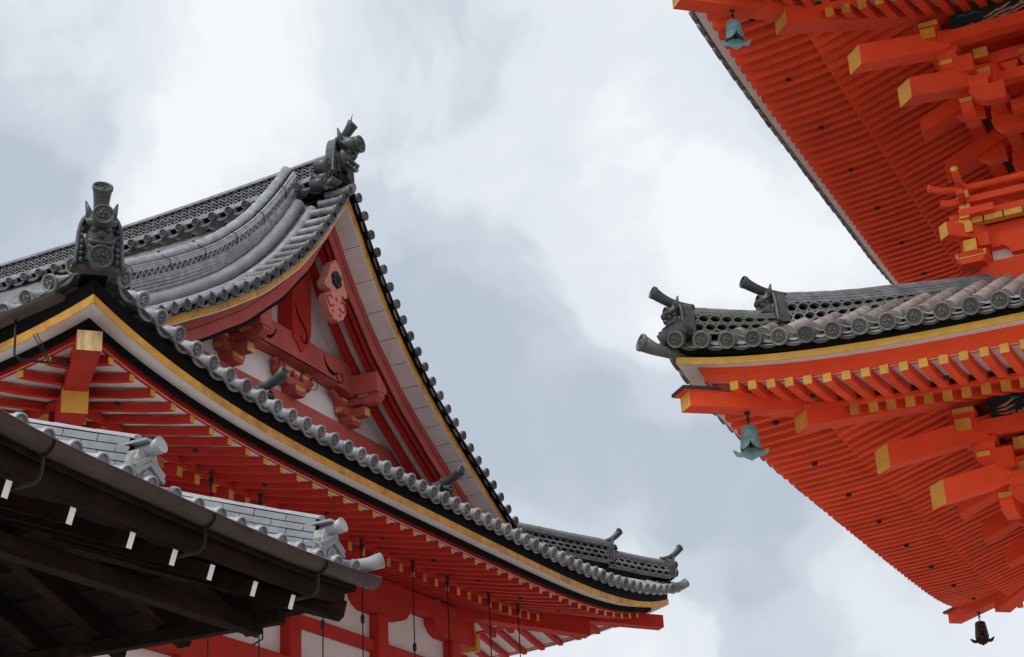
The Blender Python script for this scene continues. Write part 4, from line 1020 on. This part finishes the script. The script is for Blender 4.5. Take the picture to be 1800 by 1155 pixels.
# wind bells ---------------------------------------------------------
def wind_bell(pos, label, mt, rot):
    """pos: where the hook meets the corner beam"""
    root = thing('wind_bell', label, 'wind bell', 'wind bells under the pagoda corners'); root.location = pos; root.rotation_euler = (0, 0, rot)
    b = MB(); b.lathe((0, 0, 0), (0, 0, -1), [(0, .03), (.008, .03), (.03, .010), (.07, .008)], 'iron', 10)
    b.tube([(0, 0, -.02), (.008, 0, -.05), (.012, 0, -.08), (0, 0, -.10), (-.012, 0, -.08), (-.014, 0, -.06)], .006, 'iron', 6, up=(0, 1, 0))
    b.tube([(0, 0, -.09), (0, 0, -.13)], .008, 'iron', 6, up=(0, 1, 0)); b.build('hook', root)
    b = MB(); zt0 = -.125
    prof = [(0, .0), (0, .02), (.004, .045), (.016, .066), (.035, .074), (.06, .077), (.062, .080), (.066, .080), (.068, .078), (.115, .083), (.118, .086), (.123, .086), (.125, .084), (.15, .089)]
    b.lathe((0, 0, zt0), (0, 0, -1), prof, mt, 28)
    seg = 56; rings = []
    for j in range(7):
        q = j/6; ring = []
        for k in range(seg):
            a = 2*PI*k/seg; lobe = abs(math.sin(2*a))**.55          # four petals
            z = .15+q*(.012+.085*lobe); r = .089+.014*q**1.6*lobe
            ring.append(b.av((r*math.cos(a), r*math.sin(a), zt0-z)))
        rings.append(ring)
    for j in range(6):
        for k in range(seg): b.af((rings[j][k], rings[j][(k+1) % seg], rings[j+1][(k+1) % seg], rings[j+1][k]), mt, True)
    o = b.build('bell_body', root); sm = o.modifiers.new('solid', 'SOLIDIFY'); sm.thickness = .004
    b = MB(); b.tube([(0, 0, zt0-.03), (0, 0, zt0-.235)], .004, 'iron', 5, up=(0, 1, 0)); b.ell((0, 0, zt0-.2), (.02, .02, .02), 'iron', 8, 6)
    half = [(0, .055), (.05, .05), (.085, .022), (.105, .018), (.13, .032), (.165, .05), (.158, .015), (.135, -.018), (.10, -.03), (.07, -.025), (.05, -.045), (.02, -.055), (0, -.07)]
    pl_ = half+[(-x, z) for x, z in half[::-1][1:-1]]
    b.plate(pl_, (0, 0, zt0-.275), (1, 0, 0), (0, 0, 1), (0, 1, 0), .006, mt)
    b.build('wind_catcher', root)
    return root
wind_bell((PX-4.92, PY-4.92, 5.385), 'green bronze wind bell under the lower pagoda corner, nearer the middle of the picture', 'verdigris', R(20))
wind_bell((PX-4.70, PY-4.70, 9.82), 'pale blue-green wind bell hanging from the upper pagoda corner at the top', 'verdigris', R(28))
wind_bell((PX-4.93, PY+4.93, 5.395), 'dark brown wind bell hanging from the far lower pagoda corner against the sky', 'bronze', R(12))

# ================================================================== SMALL PAVILION ROOF (bottom left)
pav = thing('pavilion', 'small dark wooden pavilion with silver-grey tiles and brown gutter, bottom left corner', 'pavilion')
FX = -6.384; FY1 = 11.04; FYc = 8.75; FH = FY1-FYc
fz = lambda y: catmull([(6.0, 3.46), (6.9, 3.392), (7.36, 3.352), (8.1, 3.325), (8.94, 3.300), (9.75, 3.285), (10.3, 3.288), (11.04, 3.318), (11.3, 3.34)], y)
fup = lambda t: fz(FYc+t)-3.30
FE = Side((FX, FYc, 0), (1, 0, 0), (0, 1, 0), -FH, FH, True, True, fup)
FN = Side((FX, FY1, 0), (0, 1, 0), (1, 0, 0), -2*FH, 0, True, True, lambda t: fup(min(FH, FH+t if t > -FH else -FH-t)))
FS = Side((FX, FYc-FH, 0), (0, -1, 0), (1, 0, 0), -2*FH, 0, True, True, lambda t: fup(min(FH, FH+t if t > -FH else -FH-t)))
FW = Side((FX-2*FH, FYc, 0), (-1, 0, 0), (0, 1, 0), -FH, FH, True, True, fup)
zf = lambda d_: 3.30+.42*d_+.03*d_*d_
b = MB()
for s in (FE, FN, FS, FW): s.sheet(b, [(-.10, zf(0)), (-.7, zf(.6)), (-1.3, zf(1.2)), (-1.9, zf(1.8)), (-FH, zf(FH-.1))], 'tile_new', 30)
froof = b.build('roof', pav)
y = 7.16-.243*3
while y < 11.02:
    t = y-FYc; z = 3.345+fup(t)+.02*max(0, (y-10.6)/.5)
    inst('eave_tile', TM['small'], froof, frame(FE.P(-.085, t, z), (1, 0, -.30), (0, 0, 1)))
    dm = min(1.8, FH-abs(t)-.1)
    if dm > .35:
        bb = MB(); row_tube(bb, [FE.P(-.09-q, t, zf(q)+.045+fup(t)) for q in (.3, lerp(.3, dm, .5), dm)], .055, 'tile_new'); bb.build('cover_tile_row', froof)
    y += .243
b = MB(); e = V((FX, FY1, 0)); dg = V((1, 1, 0))
b.tube([e+dg*o+V((0, 0, z)) for o, z in ((-.32, 3.40), (-.18, 3.39), (-.06, 3.42), (.01, 3.455))], 0, 'tile_new', 14, rs=[.045, .047, .052, .060]); b.build('corner_tile', pav)
def brick_ridge(path, h0, layers, w, name):
    """hip ridge of flat tiles laid like courses, wedge-shaped: more courses at the low end"""
    mb = MB(); U = V((0, 0, 1)); cum = [0]; path = [V(p) for p in path]
    for i in range(1, len(path)): cum.append(cum[-1]+(path[i]-path[i-1]).length)
    def pos(s_):
        for i in range(1, len(path)):
            if s_ <= cum[i]+1e-6: return path[i-1].lerp(path[i], (s_-cum[i-1])/(cum[i]-cum[i-1]))
        return path[-1]
    h = h0/layers
    t = (path[-1]-path[0]).normalized(); sd = t.cross(U).normalized()
    for k in range(layers):
        s_ = -.28*(k % 2)*.5; ln = .30
        while s_ < cum[-1]:
            a = max(0, s_)+.004; bb = min(cum[-1], s_+ln)-.004
            if bb-a > .03:
                p0, p1 = pos(a)+U*(h*(k+.5)), pos(bb)+U*(h*(k+.5)); ww = w*(1.12-.035*k)
                mb.bar(p0, p1, ww*2, h-.010, 'tile_new')
            s_ += ln
        mb.bar(pos(0)+U*(h*(k+.5)), pos(cum[-1])+U*(h*(k+.5)), w*1.8, h, 'black')
    row_tube(mb, [p+U*(h0-.01) for p in path], w*.62, 'tile_new', .35)
    mb.build(name, pav)
hpz = lambda o: 3.30+.42*(-o-.1)+.03*(o+.1)**2
P_ = lambda o, z: e+dg*o+V((0, 0, z))
for yr in (10.6, 8.42):
    brick_ridge([(-8.3, yr, 3.96), (-7.9, yr, 3.83), (-7.3, yr, 3.63), (-6.95, yr, 3.515), (-6.62, yr, 3.415)], .28, 5, .085, 'descending_ridge')
def small_end(o, zb, h):
    m = frame((-6.58, o, zb), (1, 0, 0), (0, 0, 1)); b = MB(); b.M = m
    b.plate([(-.12, 0), (.12, 0), (.115, h*.75), (.09, h), (-.09, h), (-.115, h*.75)], (0, 0, 0), (0, 1, 0), (0, 0, 1), (1, 0, 0), .09, 'mortar')
    for k, zz in enumerate((h*.60, h*.74)):
        b.sweep([(.06, -.145, zz-.06), (.06, 0, zz+.03), (.06, .145, zz-.06)], [(-.016, -.012), (.016, -.012), (.016, .012), (-.016, .012)], 'tile_new', up=(1, 0, 0))
    b.lathe((.05, 0, h*.30), (1, 0, 0), [(0, .065), (.012, .063), (.014, .05), (.006, .045), (.006, 0)], 'tile_new', 20)
    for k in range(8): b.ell((.058, .026*math.cos(k*PI/4), h*.30+.026*math.sin(k*PI/4)), (.006, .011, .011), 'tile_new', 6, 4)
    oo = b.build('ridge_end_tile', pav)
    b = MB(); b.M = m
    b.tube([(-.12, 0, h+.02), (0, 0, h+.01), (.08, 0, h+.015), (.15, 0, h+.035)], 0, 'tile_new', 14, rs=[.044, .042, .046, .058], up=(0, 1, 0)); b.bar((-.16, 0, h+.056), (.09, 0, h+.062), .17, .018, 'tile_new')
    b.build('perch_tile', oo)
small_end(10.6, 3.33, .27); small_end(8.42, 3.33, .27)
# gutter
b = MB()
ys = [6.2+.25*k for k in range(20)]; ys = [y for y in ys if y < 11.0]+[11.06]
gp = [V((FX-.072, y, fz(y))) for y in ys]
def half(r, th): return [(r*math.cos(a), r*math.sin(a)) for a in [PI+PI*k/10 for k in range(11)]]+[((r-th)*math.cos(a), (r-th)*math.sin(a)) for a in [2*PI-PI*k/10 for k in range(11)]]
b.sweep(gp, half(.075, .005), 'gutter', sm=False)
b.tube([p+V((.074, 0, .003)) for p in gp], .007, 'gutter', 6)
for yy in (11.055,): b.plate([(.075*math.cos(a), .075*math.sin(a)) for a in [PI+PI*k/10 for k in range(11)]], (FX-.072, yy, fz(yy)), (1, 0, 0), (0, 0, 1), (0, 1, 0), .006, 'gutter')
gut = b.build('gutter', pav)
for p in b.mats: pass
for yy in (7.36, 8.93, 10.29):
    b = MB(); zc = fz(yy)
    b.sweep([V((FX-.072+.080*math.cos(a), yy, zc+.080*math.sin(a))) for a in [2*PI-PI*k/12 for k in range(13)]], [(-.012, -.002), (.012, -.002), (.012, .002), (-.012, .002)], 'iron', up=(0, 1, 0))
    b.sweep([V((FX-.072, yy+.0, zc-.08)), V((FX-.072, yy, zc-.16)), V((FX-.085, yy, zc-.21)), V((FX-.12, yy-.0, zc-.235)), V((FX-.20, yy, zc-.24)), V((FX-.38, yy, zc-.24))], [(-.011, -.004), (.011, -.004), (.011, .004), (-.011, .004)], 'gutter', up=(0, 1, 0))
    b.build('gutter_bracket', gut)
b = MB()
for s in (FE, FN, FS, FW):
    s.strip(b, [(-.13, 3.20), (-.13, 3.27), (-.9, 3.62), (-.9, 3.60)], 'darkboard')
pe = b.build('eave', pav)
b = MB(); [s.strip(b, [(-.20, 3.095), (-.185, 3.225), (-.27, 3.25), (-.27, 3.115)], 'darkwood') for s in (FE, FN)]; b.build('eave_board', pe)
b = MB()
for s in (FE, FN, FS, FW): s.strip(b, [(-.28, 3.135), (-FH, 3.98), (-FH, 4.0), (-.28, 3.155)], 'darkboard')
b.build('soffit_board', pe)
for i, yy in enumerate((6.35, 6.8, 7.30, 7.86, 8.42, 8.86, 9.27, 9.77, 10.25)):
    t = yy-FYc; b = MB(); z = 2.985+fup(t)
    o2 = min(1.6, FH-abs(t)+.0)
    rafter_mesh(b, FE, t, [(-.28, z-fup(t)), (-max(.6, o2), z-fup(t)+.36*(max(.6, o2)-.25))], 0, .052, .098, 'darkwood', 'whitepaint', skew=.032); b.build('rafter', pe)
for x in (-7.34, -7.96, -8.57, -9.18, -9.8, -10.4):
    b = MB(); b.bar((x, 9.2, 3.03+.38*1.6), (x, 10.8, 3.03), .12, .14, 'darkwood'); b.build('rafter', pe, bevel=.006)
b = MB()
for k in range(5):
    yy = 10.55-.36*k; zz = 3.14+.38*(10.8-yy); b.bar((-7.0-.36*k, yy, zz), (-10.9, yy, zz), .07, .05, 'darkboard')
b.build('batten', pe)
b = MB(); b.bar(P_(-1.6, 3.50), P_(-.20, 3.055), .15, .13, 'darkwood', endm='rawwood_dark' if False else 'darkwood'); b.build('corner_beam', pe, bevel=.008)
b = MB(); b.bar((-7.15, 6.3, 2.97), (-7.15, 10.55, 2.97), .12, .13, 'darkwood'); b.build('purlin', pe, bevel=.006)
b = MB(); b.bar((-6.9, 10.5, 3.0), (-11, 10.5, 3.0), .1, .1, 'darkwood'); b.build('purlin', pe, bevel=.006)
for (x, y) in ((-7.5, 6.9), (-10.3, 6.9), (-10.3, 10.2)):
    b = MB(); b.box((x, y, .75), (.2, .2, 4.7), 'darkwood'); b.build('post', pav)
b = MB(); b.tube([(-7.30, 10.8, 3.14), (-7.30, 10.8, 2.99), (-7.32, 10.8, 2.965), (-7.345, 10.8, 2.975), (-7.38, 10.8, 3.02)], .013, 'gutter', 8); b.tube([(-7.265, 10.8, 3.14), (-7.265, 10.8, 2.94), (-7.355, 10.8, 2.905)], .007, 'iron', 6); b.build('downpipe', gut)
